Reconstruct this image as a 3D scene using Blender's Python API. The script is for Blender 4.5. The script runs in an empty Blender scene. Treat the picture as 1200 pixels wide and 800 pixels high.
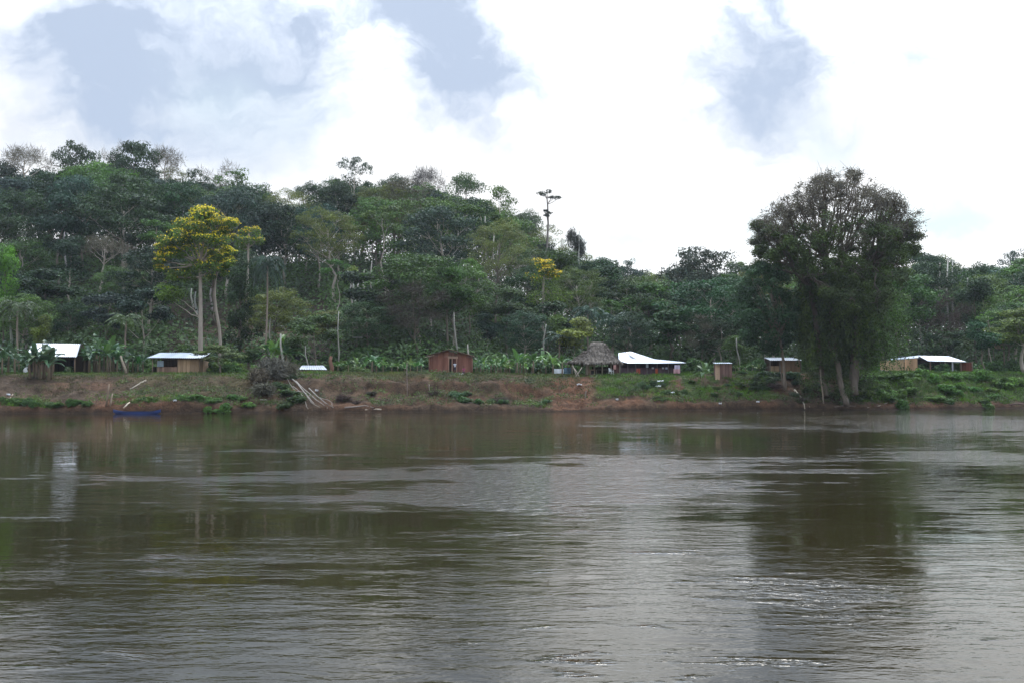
import bpy, math, random
import numpy as np
from mathutils import Vector, Matrix, Quaternion, noise as mnoise

R = math.radians
rng = np.random.default_rng(11)
rnd = random.Random(5)
sc = bpy.context.scene
col = sc.collection

# ------------------------------------------------------------------ camera maths (1200x800 photograph)
F = 1177.0
CAMZ = 3.0
PITCH = math.atan(52 / F)

def P(px, py, Y):
    u, v = (px - 600) / F, (400 - py) / F
    c, s = math.cos(PITCH), math.sin(PITCH)
    t = Y / (c - v * s)
    return Vector((u * t, Y, CAMZ + t * (s + v * c)))

def X(px, Y): return P(px, 452, Y).x
def Z(py, Y): return P(600, py, Y).z
def mpp(Y): return Y / F

# ------------------------------------------------------------------ terrain functions
PXK = np.array([-600, -100, 0, 250, 400, 600, 800, 950, 1200, 1350, 2200], float)
YWK = np.array([118, 111, 110.3, 110.3, 114, 118, 122, 126, 136, 144, 190], float)
XWK = (PXK - 600) / F * YWK
def yw(x): return np.interp(x, XWK, YWK) + 0.35 * np.sin(x * 0.9) + 0.3 * np.sin(x * 0.37 + 1)
SK = np.array([-8, 0, 0.5, 2.5, 4, 6, 6.8, 10, 13, 16], float)
PROF = [(-200, [1.45, 1.95, 2.15, 2.7, 3.1, 3.8, 4.5, 4.6]),
        (0,   [1.5, 2.0, 2.15, 2.7, 3.1, 3.8, 4.5, 4.6]),
        (120, [.5, 1.3, 2.0, 2.6, 3.0, 3.7, 4.45, 4.6]),
        (250, [1.35, 1.9, 2.1, 2.6, 3.0, 3.7, 4.5, 4.6]),
        (330, [.5, 1.6, 2.2, 3.0, 3.7, 4.2, 4.55, 4.6]),
        (420, [.85, 1.35, 1.9, 2.7, 3.4, 4.2, 4.6, 4.65]),
        (480, [.7, 1.25, 1.8, 2.1, 3.5, 4.3, 4.6, 4.65]),
        (560, [.8, 1.15, 1.8, 2.4, 3.6, 4.3, 4.65, 4.7]),
        (655, [.3, .8, 1.3, 2.0, 2.7, 3.6, 4.4, 4.45]),
        (720, [.6, 1.6, 2.4, 3.2, 3.6, 4.1, 4.4, 4.45]),
        (800, [.95, 1.7, 2.3, 3.1, 3.6, 4.2, 4.5, 4.52]),
        (900, [1.1, 1.7, 2.5, 3.4, 4.0, 4.6, 4.8, 4.9]),
        (1000, [.7, 1.5, 2.2, 3.0, 3.8, 4.6, 5.0, 5.1]),
        (1100, [.6, 1.6, 2.4, 3.4, 3.9, 4.5, 4.9, 5.0]),
        (1400, [.6, 1.6, 2.4, 3.4, 3.9, 4.5, 4.9, 5.0])]
PRX = np.array([(p - 600) / F * 124 for p, _ in PROF])
PRZ = np.array([[-2.2, 0.0] + z for _, z in PROF])
# ground height of the ridge, by pixel column at Y = 235
RPX = np.array([-900, -300, 0, 100, 200, 300, 400, 500, 560, 620, 680, 750, 800, 900, 1070, 1250, 2200], float)
RZ = np.array([30, 36, 37, 39, 36, 32, 34, 33, 31, 23, 17, 13, 12, 12, 14, 15, 20], float)
RX = (RPX - 600) / F * 235

def vnoise(x, y, seed=0):
    x = np.asarray(x, float); y = np.asarray(y, float)
    xi, yi = np.floor(x).astype(np.int64), np.floor(y).astype(np.int64)
    xf, yf = x - xi, y - yi
    def h(a, b):
        n = (a * 374761393 + b * 668265263 + seed * 974634777) & 0x7fffffff
        n = ((n ^ (n >> 13)) * 1274126177) & 0x7fffffff
        return ((n ^ (n >> 16)) & 0xffff) / 65535.0
    u, v = xf * xf * (3 - 2 * xf), yf * yf * (3 - 2 * yf)
    a = h(xi, yi) * (1 - u) + h(xi + 1, yi) * u
    b = h(xi, yi + 1) * (1 - u) + h(xi + 1, yi + 1) * u
    return a * (1 - v) + b * v
def fbm(x, y, seed=0, o=4):
    t, a, n = 0, .5, 0
    for i in range(o):
        t = t + a * vnoise(x * 2 ** i, y * 2 ** i, seed + i); n += a; a *= .5
    return t / n

def band_(v, a, b, f): return np.clip((v - a) / f, 0, 1) * np.clip((b - v) / f, 0, 1)
def ground(x, y, detail=True):
    x = np.asarray(x, float); y = np.asarray(y, float)
    s = y - yw(x)
    z = np.zeros(np.broadcast(x, y).shape)
    cols = np.stack([np.interp(x, PRX, PRZ[:, k]) for k in range(len(SK))], -1)
    idx = np.clip(np.searchsorted(SK, s) - 1, 0, len(SK) - 2)
    s0, s1 = SK[idx], SK[idx + 1]
    t = np.clip((s - s0) / (s1 - s0), 0, 1)
    z = np.take_along_axis(cols, idx[..., None], -1)[..., 0] * (1 - t) + np.take_along_axis(cols, idx[..., None] + 1, -1)[..., 0] * t
    plateau = cols[..., -1]
    foot = 27.0
    hz = np.interp(x * 235 / np.maximum(y, 120), RX, RZ)
    sl = (hz - plateau) / (235 - 143)
    d = np.maximum(s - foot, 0)
    d = d * d / (d + 6)
    rise = d * sl
    top = hz - plateau
    rise = np.where(rise < top * .8, rise, top * .8 + top * .25 * (1 - np.exp(-(rise - top * .8) / np.maximum(top * .25, .1))))
    back = np.clip((y - 270) / 200, 0, 1)
    rise = rise * (1 - .8 * back * back * (3 - 2 * back))
    z = z + np.where(s > foot, rise, 0)
    if detail:
        bankw = np.clip(s / 1.0, 0, 1) * np.clip((15 - s) / 4, 0.12, 1)
        z = z + bankw * (0.55 * (fbm(x * .33, y * .5, 3) - .5) + .5 * (fbm(x * 1.1, y * 1.3, 9) - .5))
        z = z - .5 * np.clip((fbm(x * .5, y * .25, 15) - .52) * 6, 0, 1) * band_(s, 3.2, 9.5, 1.) - .35 * np.clip((fbm(x * .9, y * .5, 16) - .5) * 6, 0, 1) * band_(s, .5, 3.4, .8)
        z = z + np.clip((s - 26) / 10, 0, 1) * 2.0 * (fbm(x * .06, y * .06, 21) - .5)
    return z
def gz(x, y): return float(ground(np.array([x]), np.array([y]))[0])
def G(px, Y):
    x = X(px, Y); return Vector((x, Y, gz(x, Y)))

# ------------------------------------------------------------------ materials
def new_mat(name):
    m = bpy.data.materials.new(name); m.use_nodes = True
    nt = m.node_tree; nt.nodes.clear()
    return m, nt
class NT:
    def __init__(s, nt): s.nt = nt
    def n(s, t, **k):
        nd = s.nt.nodes.new(t)
        for a, v in k.items(): setattr(nd, a, v)
        return nd
    def l(s, a, b): s.nt.links.new(a, b)
    def val(s, sock, v):
        if isinstance(v, bpy.types.NodeSocket): s.l(v, sock)
        else: sock.default_value = v
    def math(s, op, a, b=0.0, c=None, clamp=False):
        nd = s.n('ShaderNodeMath', operation=op, use_clamp=clamp)
        s.val(nd.inputs[0], a); s.val(nd.inputs[1], b)
        if c is not None: s.val(nd.inputs[2], c)
        return nd.outputs[0]
    def mix(s, f, a, b, mode='MIX'):
        nd = s.n('ShaderNodeMix', data_type='RGBA', blend_type=mode)
        s.val(nd.inputs[0], f)
        for i, v in ((6, a), (7, b)):
            if isinstance(v, bpy.types.NodeSocket): s.l(v, nd.inputs[i])
            else: nd.inputs[i].default_value = (*v[:3], 1)
        return nd.outputs[2]
    def noise(s, scale, detail=3, vec=None, rough=.55, dist=0):
        nd = s.n('ShaderNodeTexNoise')
        nd.inputs['Scale'].default_value = scale; nd.inputs['Detail'].default_value = detail
        nd.inputs['Roughness'].default_value = rough; nd.inputs['Distortion'].default_value = dist
        if vec is not None: s.l(vec, nd.inputs['Vector'])
        return nd.outputs[0], nd.outputs[1]
    def ramp(s, f, lo, hi, a=0., b=1.):
        nd = s.n('ShaderNodeMapRange', interpolation_type='SMOOTHSTEP')
        s.val(nd.inputs[0], f)
        for i, v in enumerate((lo, hi, a, b)): nd.inputs[i + 1].default_value = v
        return nd.outputs[0]
    def attr(s, name):
        return s.n('ShaderNodeAttribute', attribute_name=name)
    def out(s, shader):
        o = s.n('ShaderNodeOutputMaterial'); s.l(shader, o.inputs[0])

def object_colour(T, lo=.0, var=1.0):
    oi = T.n('ShaderNodeObjectInfo')
    at = T.attr('tint')
    f = T.math('MULTIPLY_ADD', at.outputs['Fac'], var, 1 - .5 * var)
    c = T.n('ShaderNodeVectorMath', operation='SCALE'); T.l(oi.outputs['Color'], c.inputs[0]); T.l(f, c.inputs['Scale'])
    return c.outputs[0], oi, at

def leaf_material(name, trans=.25, var=1.1, rough=.55, spec=.22):
    m, nt = new_mat(name); T = NT(nt)
    c, oi, at = object_colour(T, var=var)
    hs = T.n('ShaderNodeHueSaturation'); T.l(c, hs.inputs['Color'])
    T.l(T.math('MULTIPLY_ADD', oi.outputs['Random'], .03, .485), hs.inputs['Hue'])
    T.l(T.math('MULTIPLY_ADD', at.outputs['Fac'], .3, .82), hs.inputs['Saturation'])
    b = T.n('ShaderNodeBsdfPrincipled'); T.l(hs.outputs[0], b.inputs['Base Color'])
    b.inputs['Roughness'].default_value = rough; b.inputs['Specular IOR Level'].default_value = spec
    tr = T.n('ShaderNodeBsdfTranslucent'); T.l(hs.outputs[0], tr.inputs[0])
    mx = T.n('ShaderNodeMixShader'); mx.inputs[0].default_value = trans
    T.l(b.outputs[0], mx.inputs[1]); T.l(tr.outputs[0], mx.inputs[2]); T.out(mx.outputs[0])
    return m
def rough_material(name, scale=(3, 3, 3), rough=.85, spec=.2, var=.8, bump=.3, amount=.6, metallic=0):
    m, nt = new_mat(name); T = NT(nt)
    c, oi, at = object_colour(T, var=var)
    tc = T.n('ShaderNodeTexCoord'); mp = T.n('ShaderNodeMapping'); T.l(tc.outputs['Object'], mp.inputs[0]); mp.inputs['Scale'].default_value = scale
    f, _ = T.noise(1, 5, mp.outputs[0], .65)
    sc_ = T.n('ShaderNodeVectorMath', operation='SCALE'); T.l(c, sc_.inputs[0]); T.l(T.math('MULTIPLY_ADD', f, 2 * amount, 1 - amount), sc_.inputs['Scale'])
    b = T.n('ShaderNodeBsdfPrincipled'); T.l(sc_.outputs[0], b.inputs['Base Color'])
    b.inputs['Roughness'].default_value = rough; b.inputs['Specular IOR Level'].default_value = spec; b.inputs['Metallic'].default_value = metallic
    bp = T.n('ShaderNodeBump'); bp.inputs['Strength'].default_value = bump; bp.inputs['Distance'].default_value = .05; T.l(f, bp.inputs['Height']); T.l(bp.outputs[0], b.inputs['Normal'])
    T.out(b.outputs[0])
    return m
M = {}
M['leaf'] = leaf_material('foliage')
M['gloss_leaf'] = leaf_material('broad leaf', .3, .8, .42, .35)
M['twig'] = rough_material('dry twigs', (2, 2, 2), .9, .1, .9, 0, .3)
M['bark'] = rough_material('bark', (2, 2, .7), .9, .15, .5, .5, .55)
M['wood'] = rough_material('weathered boards', (6, 6, .8), .8, .2, .9, .3, .45)
M['plain'] = rough_material('matt cloth and plastic', (5, 5, 5), .6, .35, .3, .05, .12)
M['thatch'] = rough_material('palm thatch', (5, 5, 1.2), .95, .05, 1.1, .8, .5)
M['paint'] = rough_material('worn boat paint', (2, 6, 6), .5, .4, .3, .1, .35)
M['roof'] = rough_material('galvanised sheet', (.7, .7, .7), .42, .5, .6, .05, .3, .35)

# soil
m, nt = new_mat('river bank soil'); T = NT(nt)
at = T.attr('tone'); tc = T.n('ShaderNodeTexCoord')
f1, _ = T.noise(.9, 6, tc.outputs['Object'], .7); f2, _ = T.noise(6, 5, tc.outputs['Object'], .7)
k = T.math('MULTIPLY', T.math('MULTIPLY_ADD', T.ramp(f1, .3, .7), .9, .5), T.math('MULTIPLY_ADD', T.ramp(f2, .28, .72), .9, .55))
s_ = T.n('ShaderNodeVectorMath', operation='SCALE'); T.l(at.outputs['Color'], s_.inputs[0]); T.l(k, s_.inputs['Scale'])
b = T.n('ShaderNodeBsdfPrincipled'); T.l(s_.outputs[0], b.inputs['Base Color']); b.inputs['Roughness'].default_value = .95; b.inputs['Specular IOR Level'].default_value = .1
bp = T.n('ShaderNodeBump'); bp.inputs['Strength'].default_value = .8; bp.inputs['Distance'].default_value = .25; T.l(f2, bp.inputs['Height']); T.l(bp.outputs[0], b.inputs['Normal'])
T.out(b.outputs[0]); M['soil'] = m

# water
m, nt = new_mat('murky river water'); T = NT(nt)
tc = T.n('ShaderNodeTexCoord'); ob = tc.outputs['Object']
def mapped(sx, sy, rot=0):
    mp = T.n('ShaderNodeMapping'); mp.inputs['Scale'].default_value = (sx, sy, 1); mp.inputs['Rotation'].default_value = (0, 0, rot); T.l(ob, mp.inputs[0]); return mp.outputs[0]
ruf = T.attr('ruffle').outputs['Fac']
w1, _ = T.noise(1, 2, mapped(3.0, 5.2, .12), .5, .4)      # ripples of about 0.3 m
w2, _ = T.noise(1, 3, mapped(9.0, 15.0, -.1), .5, .3)      # small ripples
w3, _ = T.noise(1, 2, mapped(.35, .55, .2), .5, .6)       # slow swell of the current
pt, _ = T.noise(1, 5, mapped(.07, .16, .05), .6, 1.4)     # patches
pt2, _ = T.noise(1, 4, mapped(.22, .75, .0), .62, .8)
pt3, _ = T.noise(1, 4, mapped(.9, 2.6, .1), .65, .5)
pm = T.math('ADD', T.math('ADD', ruf, T.math('MULTIPLY_ADD', pt3, 1.2, -.6)), T.math('ADD', T.math('MULTIPLY_ADD', pt, 1.3, -.65), T.math('MULTIPLY_ADD', pt2, 1.8, -.9)))
amp = T.math('ADD', T.math('ADD', T.ramp(pm, .0, .6, .035, .19), T.ramp(pm, .5, 1.2, 0.0, .34)), T.ramp(pm, .62, .98, 0.0, .85))
h = T.math('ADD', T.math('MULTIPLY', w1, .046), T.math('MULTIPLY', w2, .017))
h = T.math('MULTIPLY', h, amp)
h = T.math('ADD', h, T.math('MULTIPLY', w3, .012))
b = T.n('ShaderNodeBsdfPrincipled')
b.inputs['Base Color'].default_value = (.019, .0145, .005, 1)
b.inputs['Roughness'].default_value = .035; b.inputs['IOR'].default_value = 1.333
bp = T.n('ShaderNodeBump'); bp.inputs['Strength'].default_value = 1; bp.inputs['Distance'].default_value = 1
if 'Filter Width' in bp.inputs: bp.inputs['Filter Width'].default_value = .05
T.l(h, bp.inputs['Height']); T.l(bp.outputs[0], b.inputs['Normal'])
T.out(b.outputs[0]); M['water'] = m

# ------------------------------------------------------------------ mesh helpers
def np_mesh(name, verts, faces, tint=None, smooth=False):
    """verts (n,3); faces list of arrays all (m,k) for one k"""
    me = bpy.data.meshes.new(name)
    verts = np.asarray(verts, np.float32); faces = np.asarray(faces, np.int32)
    m, k = faces.shape
    me.vertices.add(len(verts)); me.vertices.foreach_set('co', verts.ravel())
    me.loops.add(m * k); me.loops.foreach_set('vertex_index', faces.ravel())
    me.polygons.add(m); me.polygons.foreach_set('loop_start', np.arange(0, m * k, k, dtype=np.int32))
    me.update(calc_edges=True)
    if tint is not None:
        a = me.attributes.new('tint', 'FLOAT', 'FACE'); a.data.foreach_set('value', np.asarray(tint, np.float32))
    me.polygons.foreach_set('use_smooth', np.full(m, smooth))
    me.validate()
    return me
def link(name, me, mat=None, parent=None, color=None, loc=None):
    o = bpy.data.objects.new(name, me); col.objects.link(o)
    if mat and me and not me.materials: me.materials.append(mat)
    if parent: o.parent = parent
    if color: o.color = (*color, 1)
    if loc is not None: o.location = loc
    return o
def tag(o, label=None, cat=None, group=None, kind=None):
    for k_, v in (('label', label), ('category', cat), ('group', group), ('kind', kind)):
        if v: o[k_] = v
    return o
def thing(name, loc, label, cat, group=None, rz=0):
    o = bpy.data.objects.new(name, None); col.objects.link(o); o.location = loc; o.rotation_euler = (0, 0, rz); o.empty_display_size = .3
    return tag(o, label, cat, group)

class MB:
    def __init__(s): s.v, s.f, s.t = [], [], []
    def poly(s, pts, tint=.5):
        i = len(s.v); s.v += [tuple(p) for p in pts]; s.f.append(tuple(range(i, i + len(pts)))); s.t.append(tint)
    def hexa(s, b, t, tint=.5):
        i = len(s.v); s.v += [tuple(p) for p in b] + [tuple(p) for p in t]
        for q in ((3, 2, 1, 0), (4, 5, 6, 7), (0, 1, 5, 4), (1, 2, 6, 5), (2, 3, 7, 6), (3, 0, 4, 7)):
            s.f.append(tuple(i + j for j in q)); s.t.append(tint)
    def box(s, x0, x1, y0, y1, z0, z1, tint=.5):
        s.hexa([(x0, y0, z0), (x1, y0, z0), (x1, y1, z0), (x0, y1, z0)], [(x0, y0, z1), (x1, y0, z1), (x1, y1, z1), (x0, y1, z1)], tint)
    def beam(s, a, b, w=.1, d=.1, tint=.5):
        a, b = Vector(a), Vector(b); t = (b - a).normalized()
        u = t.cross(Vector((0, 0, 1)));
        if u.length < .01: u = Vector((1, 0, 0))
        u.normalize(); n = u.cross(t)
        q = [u * w / 2 * i + n * d / 2 * j for i, j in ((-1, -1), (1, -1), (1, 1), (-1, 1))]
        s.hexa([a + k for k in q], [b + k for k in q], tint)
    def tube(s, pts, rad, n=6, tint=.5, cap=True):
        pts = [Vector(p) for p in pts]; i0 = len(s.v); u = None
        for k, p in enumerate(pts):
            t = (pts[min(k + 1, len(pts) - 1)] - pts[max(k - 1, 0)])
            t = t.normalized() if t.length > 1e-6 else Vector((0, 0, 1))
            if u is None: u = t.orthogonal().normalized()
            else:
                u = u - t * u.dot(t); u = u.normalized() if u.length > 1e-5 else t.orthogonal().normalized()
            w = t.cross(u); r = rad[k] if hasattr(rad, '__len__') else rad
            for j in range(n):
                a = 2 * math.pi * j / n; s.v.append(tuple(p + u * (r * math.cos(a)) + w * (r * math.sin(a))))
        for k in range(len(pts) - 1):
            for j in range(n):
                s.f.append((i0 + k * n + j, i0 + k * n + (j + 1) % n, i0 + (k + 1) * n + (j + 1) % n, i0 + (k + 1) * n + j)); s.t.append(tint)
        if cap:
            e = i0 + (len(pts) - 1) * n
            s.f.append(tuple(i0 + j for j in reversed(range(n)))); s.f.append(tuple(e + j for j in range(n))); s.t += [tint, tint]
    def boards(s, a, b, z0, z1, w=.2, th=.03, gap=.012, r=rnd, ztop=None, jag=.03):
        """vertical boards from a to b (2D); ztop(t) gives an upper edge"""
        a, b = Vector((a[0], a[1], 0)), Vector((b[0], b[1], 0)); L = (b - a).length; t = (b - a) / L; n_ = Vector((-t.y, t.x, 0)) * th / 2
        x = 0
        while x < L - .02:
            ww = min(w * r.uniform(.7, 1.3), L - x); o = n_ * r.uniform(-.5, .5)
            p, q = a + t * x + o, a + t * (x + ww - gap) + o
            h0 = h1 = z1
            if ztop: h0, h1 = ztop(x / L), ztop((x + ww) / L)
            j = r.uniform(-jag, jag) * .5
            up = Vector((0, 0, 1))
            s.hexa([p - n_ + up * (z0 + j), q - n_ + up * (z0 + j), q + n_ + up * (z0 + j), p + n_ + up * (z0 + j)],
                   [p - n_ + up * (h0 + j), q - n_ + up * (h1 + j), q + n_ + up * (h1 + j), p + n_ + up * (h0 + j)], r.uniform(.15, .85))
            x += ww
    def planks(s, a, b, z0, z1, w=.2, th=.03, r=rnd):
        a, b = Vector((a[0], a[1], 0)), Vector((b[0], b[1], 0)); t = (b - a).normalized(); n_ = Vector((-t.y, t.x, 0)) * th / 2; z = z0
        while z < z1 - .02:
            ww = min(w * r.uniform(.8, 1.2), z1 - z); o = n_ * r.uniform(-.5, .5); e = t * r.uniform(-.04, .04); u0, u1 = Vector((0, 0, z)), Vector((0, 0, z + ww - .01))
            p, q = a + o + e, b + o + e
            s.hexa([p - n_ + u0, q - n_ + u0, q + n_ + u0, p + n_ + u0], [p - n_ + u1, q - n_ + u1, q + n_ + u1, p + n_ + u1], r.uniform(.15, .85)); z += ww
    def sheet(s, p00, p10, p11, p01, pitch=.25, amp=.025, tint=(.3, .7), panel=.9, r=rnd):
        """corrugated sheet with ridges running p00->p01, in panels"""
        p00, p10, p11, p01 = map(Vector, (p00, p10, p11, p01)); L = (p10 - p00).length; n = max(8, int(L / pitch * 6))
        nn = (p10 - p00).cross(p01 - p00).normalized(); tn = .5; lastp = -1
        i0 = len(s.v)
        for k in range(n + 1):
            f = k / n; o = nn * (amp * math.sin(f * L / pitch * 2 * math.pi))
            s.v.append(tuple(p00.lerp(p10, f) + o)); s.v.append(tuple(p01.lerp(p11, f) + o))
        for k in range(n):
            pn = int(k / n * L / panel)
            if pn != lastp: tn = r.uniform(*tint); lastp = pn
            a = i0 + 2 * k; s.f.append((a, a + 2, a + 3, a + 1)); s.t.append(tn)
    def mesh(s, name, smooth=False):
        me = bpy.data.meshes.new(name); me.from_pydata(s.v, [], s.f)
        a = me.attributes.new('tint', 'FLOAT', 'FACE'); a.data.foreach_set('value', np.array(s.t, np.float32))
        if smooth: me.polygons.foreach_set('use_smooth', np.full(len(s.f), True))
        me.update(); return me
    def build(s, name, mat, parent=None, color=(.5, .5, .5), smooth=False, loc=None, label=None):
        o = link(name, s.mesh(name, smooth), M[mat], parent, color, loc)
        if label: o['label'] = label
        return o

# ------------------------------------------------------------------ foliage
class Leaves:
    def __init__(s): s.v, s.t = [], []
    def quads(s, c, nrm, L, W, tint, r):
        n = len(c)
        if not n: return
        nrm = nrm / np.maximum(np.linalg.norm(nrm, axis=1, keepdims=True), 1e-6)
        t = r.normal(size=(n, 3)); t -= nrm * (t * nrm).sum(1, keepdims=True); t /= np.maximum(np.linalg.norm(t, axis=1, keepdims=True), 1e-6)
        b = np.cross(nrm, t); L = np.broadcast_to(L, n)[:, None]; W = np.broadcast_to(W, n)[:, None]
        fold = nrm * (W * r.uniform(-.25, .25, (n, 1)))
        s.v.append(np.stack([c - t * L / 2, c + b * W / 2 + fold, c + t * L / 2, c - b * W / 2 + fold], 1).reshape(-1, 3)); s.t.append(np.broadcast_to(tint, n).copy())
    def along(s, c, t, L, W, tint, r):
        n = len(c); t = t / np.maximum(np.linalg.norm(t, axis=1, keepdims=True), 1e-6)
        q = r.normal(size=(n, 3)); b = np.cross(t, q); b /= np.maximum(np.linalg.norm(b, axis=1, keepdims=True), 1e-6)
        L = np.broadcast_to(L, n)[:, None]; W = np.broadcast_to(W, n)[:, None]
        s.v.append(np.stack([c, c + t * L * .4 + b * W / 2, c + t * L, c + t * L * .4 - b * W / 2], 1).reshape(-1, 3)); s.t.append(np.broadcast_to(tint, n).copy())
    def clump(s, c, rad, n, leaf, r, up=.35, fill=.5, aspect=.55):
        d = r.normal(size=(n, 3)); d[:, 2] += up; d /= np.linalg.norm(d, axis=1, keepdims=True)
        k = r.uniform(fill, 1.08, (n, 1)) ** .8
        p = np.asarray(c) + d * k * np.asarray(rad)
        nrm = d * .7 + r.normal(size=(n, 3)) * .55 + np.array([0, 0, .5])
        ct = r.uniform(.25, .75)
        L = leaf * r.uniform(.6, 1.45, n)
        s.quads(p, nrm, L, L * aspect * r.uniform(.7, 1.3, n), np.clip(ct + r.uniform(-.3, .3, n), 0, 1), r)
    def twigs(s, c, rad, n, L, W, r, up=.5, mixd=1.):
        d = r.normal(size=(n, 3)); d[:, 2] += up; d /= np.linalg.norm(d, axis=1, keepdims=True)
        p = np.asarray(c) + d * r.uniform(.1, .9, (n, 1)) * np.asarray(rad)
        t = d * mixd + r.normal(size=(n, 3)) * .7
        s.along(p, t, L * r.uniform(.5, 1.4, n), W, r.uniform(.1, .9, n), r)
    def mesh(s, name):
        v = np.concatenate(s.v); t = np.concatenate(s.t); f = np.arange(len(v)).reshape(-1, 4)
        return np_mesh(name, v, f, t)

def bent(a, b, k, r, bend=.12, sag=0):
    a, b = np.asarray(a, float), np.asarray(b, float); L = np.linalg.norm(b - a); off = r.normal(size=3) * bend * L; off[2] += sag * L
    return [tuple(a * (1 - t) + b * t + off * 4 * t * (1 - t) * .5 + r.normal(size=3) * .015 * L * (0 < t < 1)) for t in np.linspace(0, 1, k)]

def crown_tree(seed, H=20., crown=(6., 6., 5.5), cz=14., trunk=.32, clumps=42, leaves=170, leaf=.42, csize=(1.5, 2.5), flat=.6,
               shape='dome', fork=.5, up=.35, lean=.4, gap=0, twig=False, limb_every=1, wob=.03, aspect=.55):
    """returns trunk mesh, crown mesh; base at origin"""
    r = np.random.default_rng(seed); tr = MB(); lv = Leaves()
    n = 9; top = np.array([r.normal() * lean, r.normal() * lean, cz + crown[2] * .35])
    spine = [np.array([top[0] * t, top[1] * t, top[2] * t]) + np.array([r.normal(), r.normal(), 0]) * H * wob * (0 < t < 1) * .4 for t in np.linspace(0, 1, n)]
    rad = [trunk * (1.5 if t == 0 else 1) * (1 - .75 * t) for t in np.linspace(0, 1, n)]
    tr.tube([tuple(p) for p in spine], rad, 8, .5)
    def sp(z):
        t = np.clip(z / top[2], 0, 1) * (n - 1); i = min(int(t), n - 2); return spine[i] * (1 - (t - i)) + spine[i + 1] * (t - i), trunk * (1 - .75 * t / (n - 1))
    # big lobes first, then clumps on the lobes
    nl = max(4, clumps // 6); lobes = []
    for k in range(nl):
        a = k * 2.39996 + r.uniform(-.4, .4); q = math.sqrt((k + .5) / nl)
        if shape == 'dome':
            zz = 1 - 1.72 * (k + .5) / nl; q = math.sqrt(max(.02, 1 - zz * zz)) * r.uniform(.8, 1.08)
        elif shape == 'umbrella': zz = .75 * math.sqrt(max(0, 1 - q * q)) + r.uniform(-.2, .15)
        elif shape == 'oval': zz = r.uniform(-.95, .95); q = math.sqrt(max(.02, 1 - zz * zz)) * r.uniform(.35, .9)
        elif shape == 'column': zz = -1 + 2 * (k + .5) / nl; q = r.uniform(.3, .9) * (1 - .4 * max(zz, 0))
        else: zz = r.uniform(-.7, .9); q *= r.uniform(.8, 1.1)
        lobes.append(np.array([math.cos(a) * q * crown[0] * .78, math.sin(a) * q * crown[1] * .78, cz + zz * crown[2] * .82]) + np.array([top[0], top[1], 0]))
    lsz = np.mean(crown) * .42
    ends = []
    for k in range(clumps):
        L = lobes[k % nl]
        if gap and (k % nl) % gap == gap - 1 : continue
        d = r.normal(size=3); d[2] = abs(d[2]) * .8 - .2; d /= np.linalg.norm(d)
        c = L + d * lsz * r.uniform(.5, 1.0) * np.array([1, 1, flat])
        s_ = r.uniform(*csize)
        ends.append((k % nl, c, s_))
        if twig:
            lv.twigs(c, (s_, s_, s_ * .9), leaves, leaf * 2.2, leaf * .12, r)
        else:
            lv.clump(c, (s_, s_, s_ * flat), leaves, leaf, r, up, aspect=aspect)
    for k, L in enumerate(lobes):
        if gap and k % gap == gap - 1: continue
        z0 = max(top[2] * fork, min(L[2] - (1.0 + .6 * np.hypot(*(L[:2] - top[:2]))), top[2] * .95))
        a, ra = sp(z0); pts = bent(a, L, 6, r, .1, -.06)
        r0 = ra * .55; tr.tube(pts, [r0 * (1 - .75 * t) for t in np.linspace(0, 1, 6)], 5, .5, False)
        for kk, c, s_ in ends:
            if kk == k: tr.tube(bent(pts[4], c, 4, r, .12), [r0 * .4, r0 * .3, r0 * .2, r0 * .08], 4, .5, False)
    return tr.mesh('trunk', True), lv.mesh('crown')

def bare_tree(seed, H=20., spread=5., trunk=.36, twigs=2600, depth=4):
    r = np.random.default_rng(seed); tr = MB(); lv = Leaves(); tips = []
    def grow(p, d, L, rad, lev):
        k = 4; pts = [p]; q = p.copy(); dd = d.copy()
        for i in range(k):
            dd = dd + r.normal(size=3) * .12; dd /= np.linalg.norm(dd); q = q + dd * L / k; pts.append(q.copy())
        tr.tube([tuple(x) for x in pts], [rad * (1 - .45 * i / k) for i in range(k + 1)], 7 if lev == 0 else (5 if lev < 3 else 3), .5, False)
        if lev >= depth: tips.append((q, dd)); return
        for j in range(3 if lev else 5):
            e = dd * .7 + r.normal(size=3) * (.6 if lev else .85); e[2] = abs(e[2]) * .35 + .2 if lev == 0 else e[2] * .8 + .12; e /= np.linalg.norm(e)
            st = pts[-1] if j < 2 else pts[r.integers(2, k)]
            grow(np.array(st), e, L * r.uniform(.55, .8) * (1 if lev else .85), rad * .58, lev + 1)
    grow(np.zeros(3), np.array([0, 0, 1.]), H * .5, trunk, 0)
    n = max(2, twigs // max(1, len(tips)))
    for q, dd in tips: lv.twigs(q, (.5, .5, .4), n, .9, .12, r, .3, 1.5)
    v = np.array(tr.v); w = np.abs(v[:, :2]).max(); h = v[:, 2].max()
    S = np.array([spread / w, spread / w, H / h])
    tr.v = [tuple(x) for x in v * S]; lv.v = [a * S for a in lv.v]
    return tr.mesh('trunk', True), lv.mesh('crown')

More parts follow.
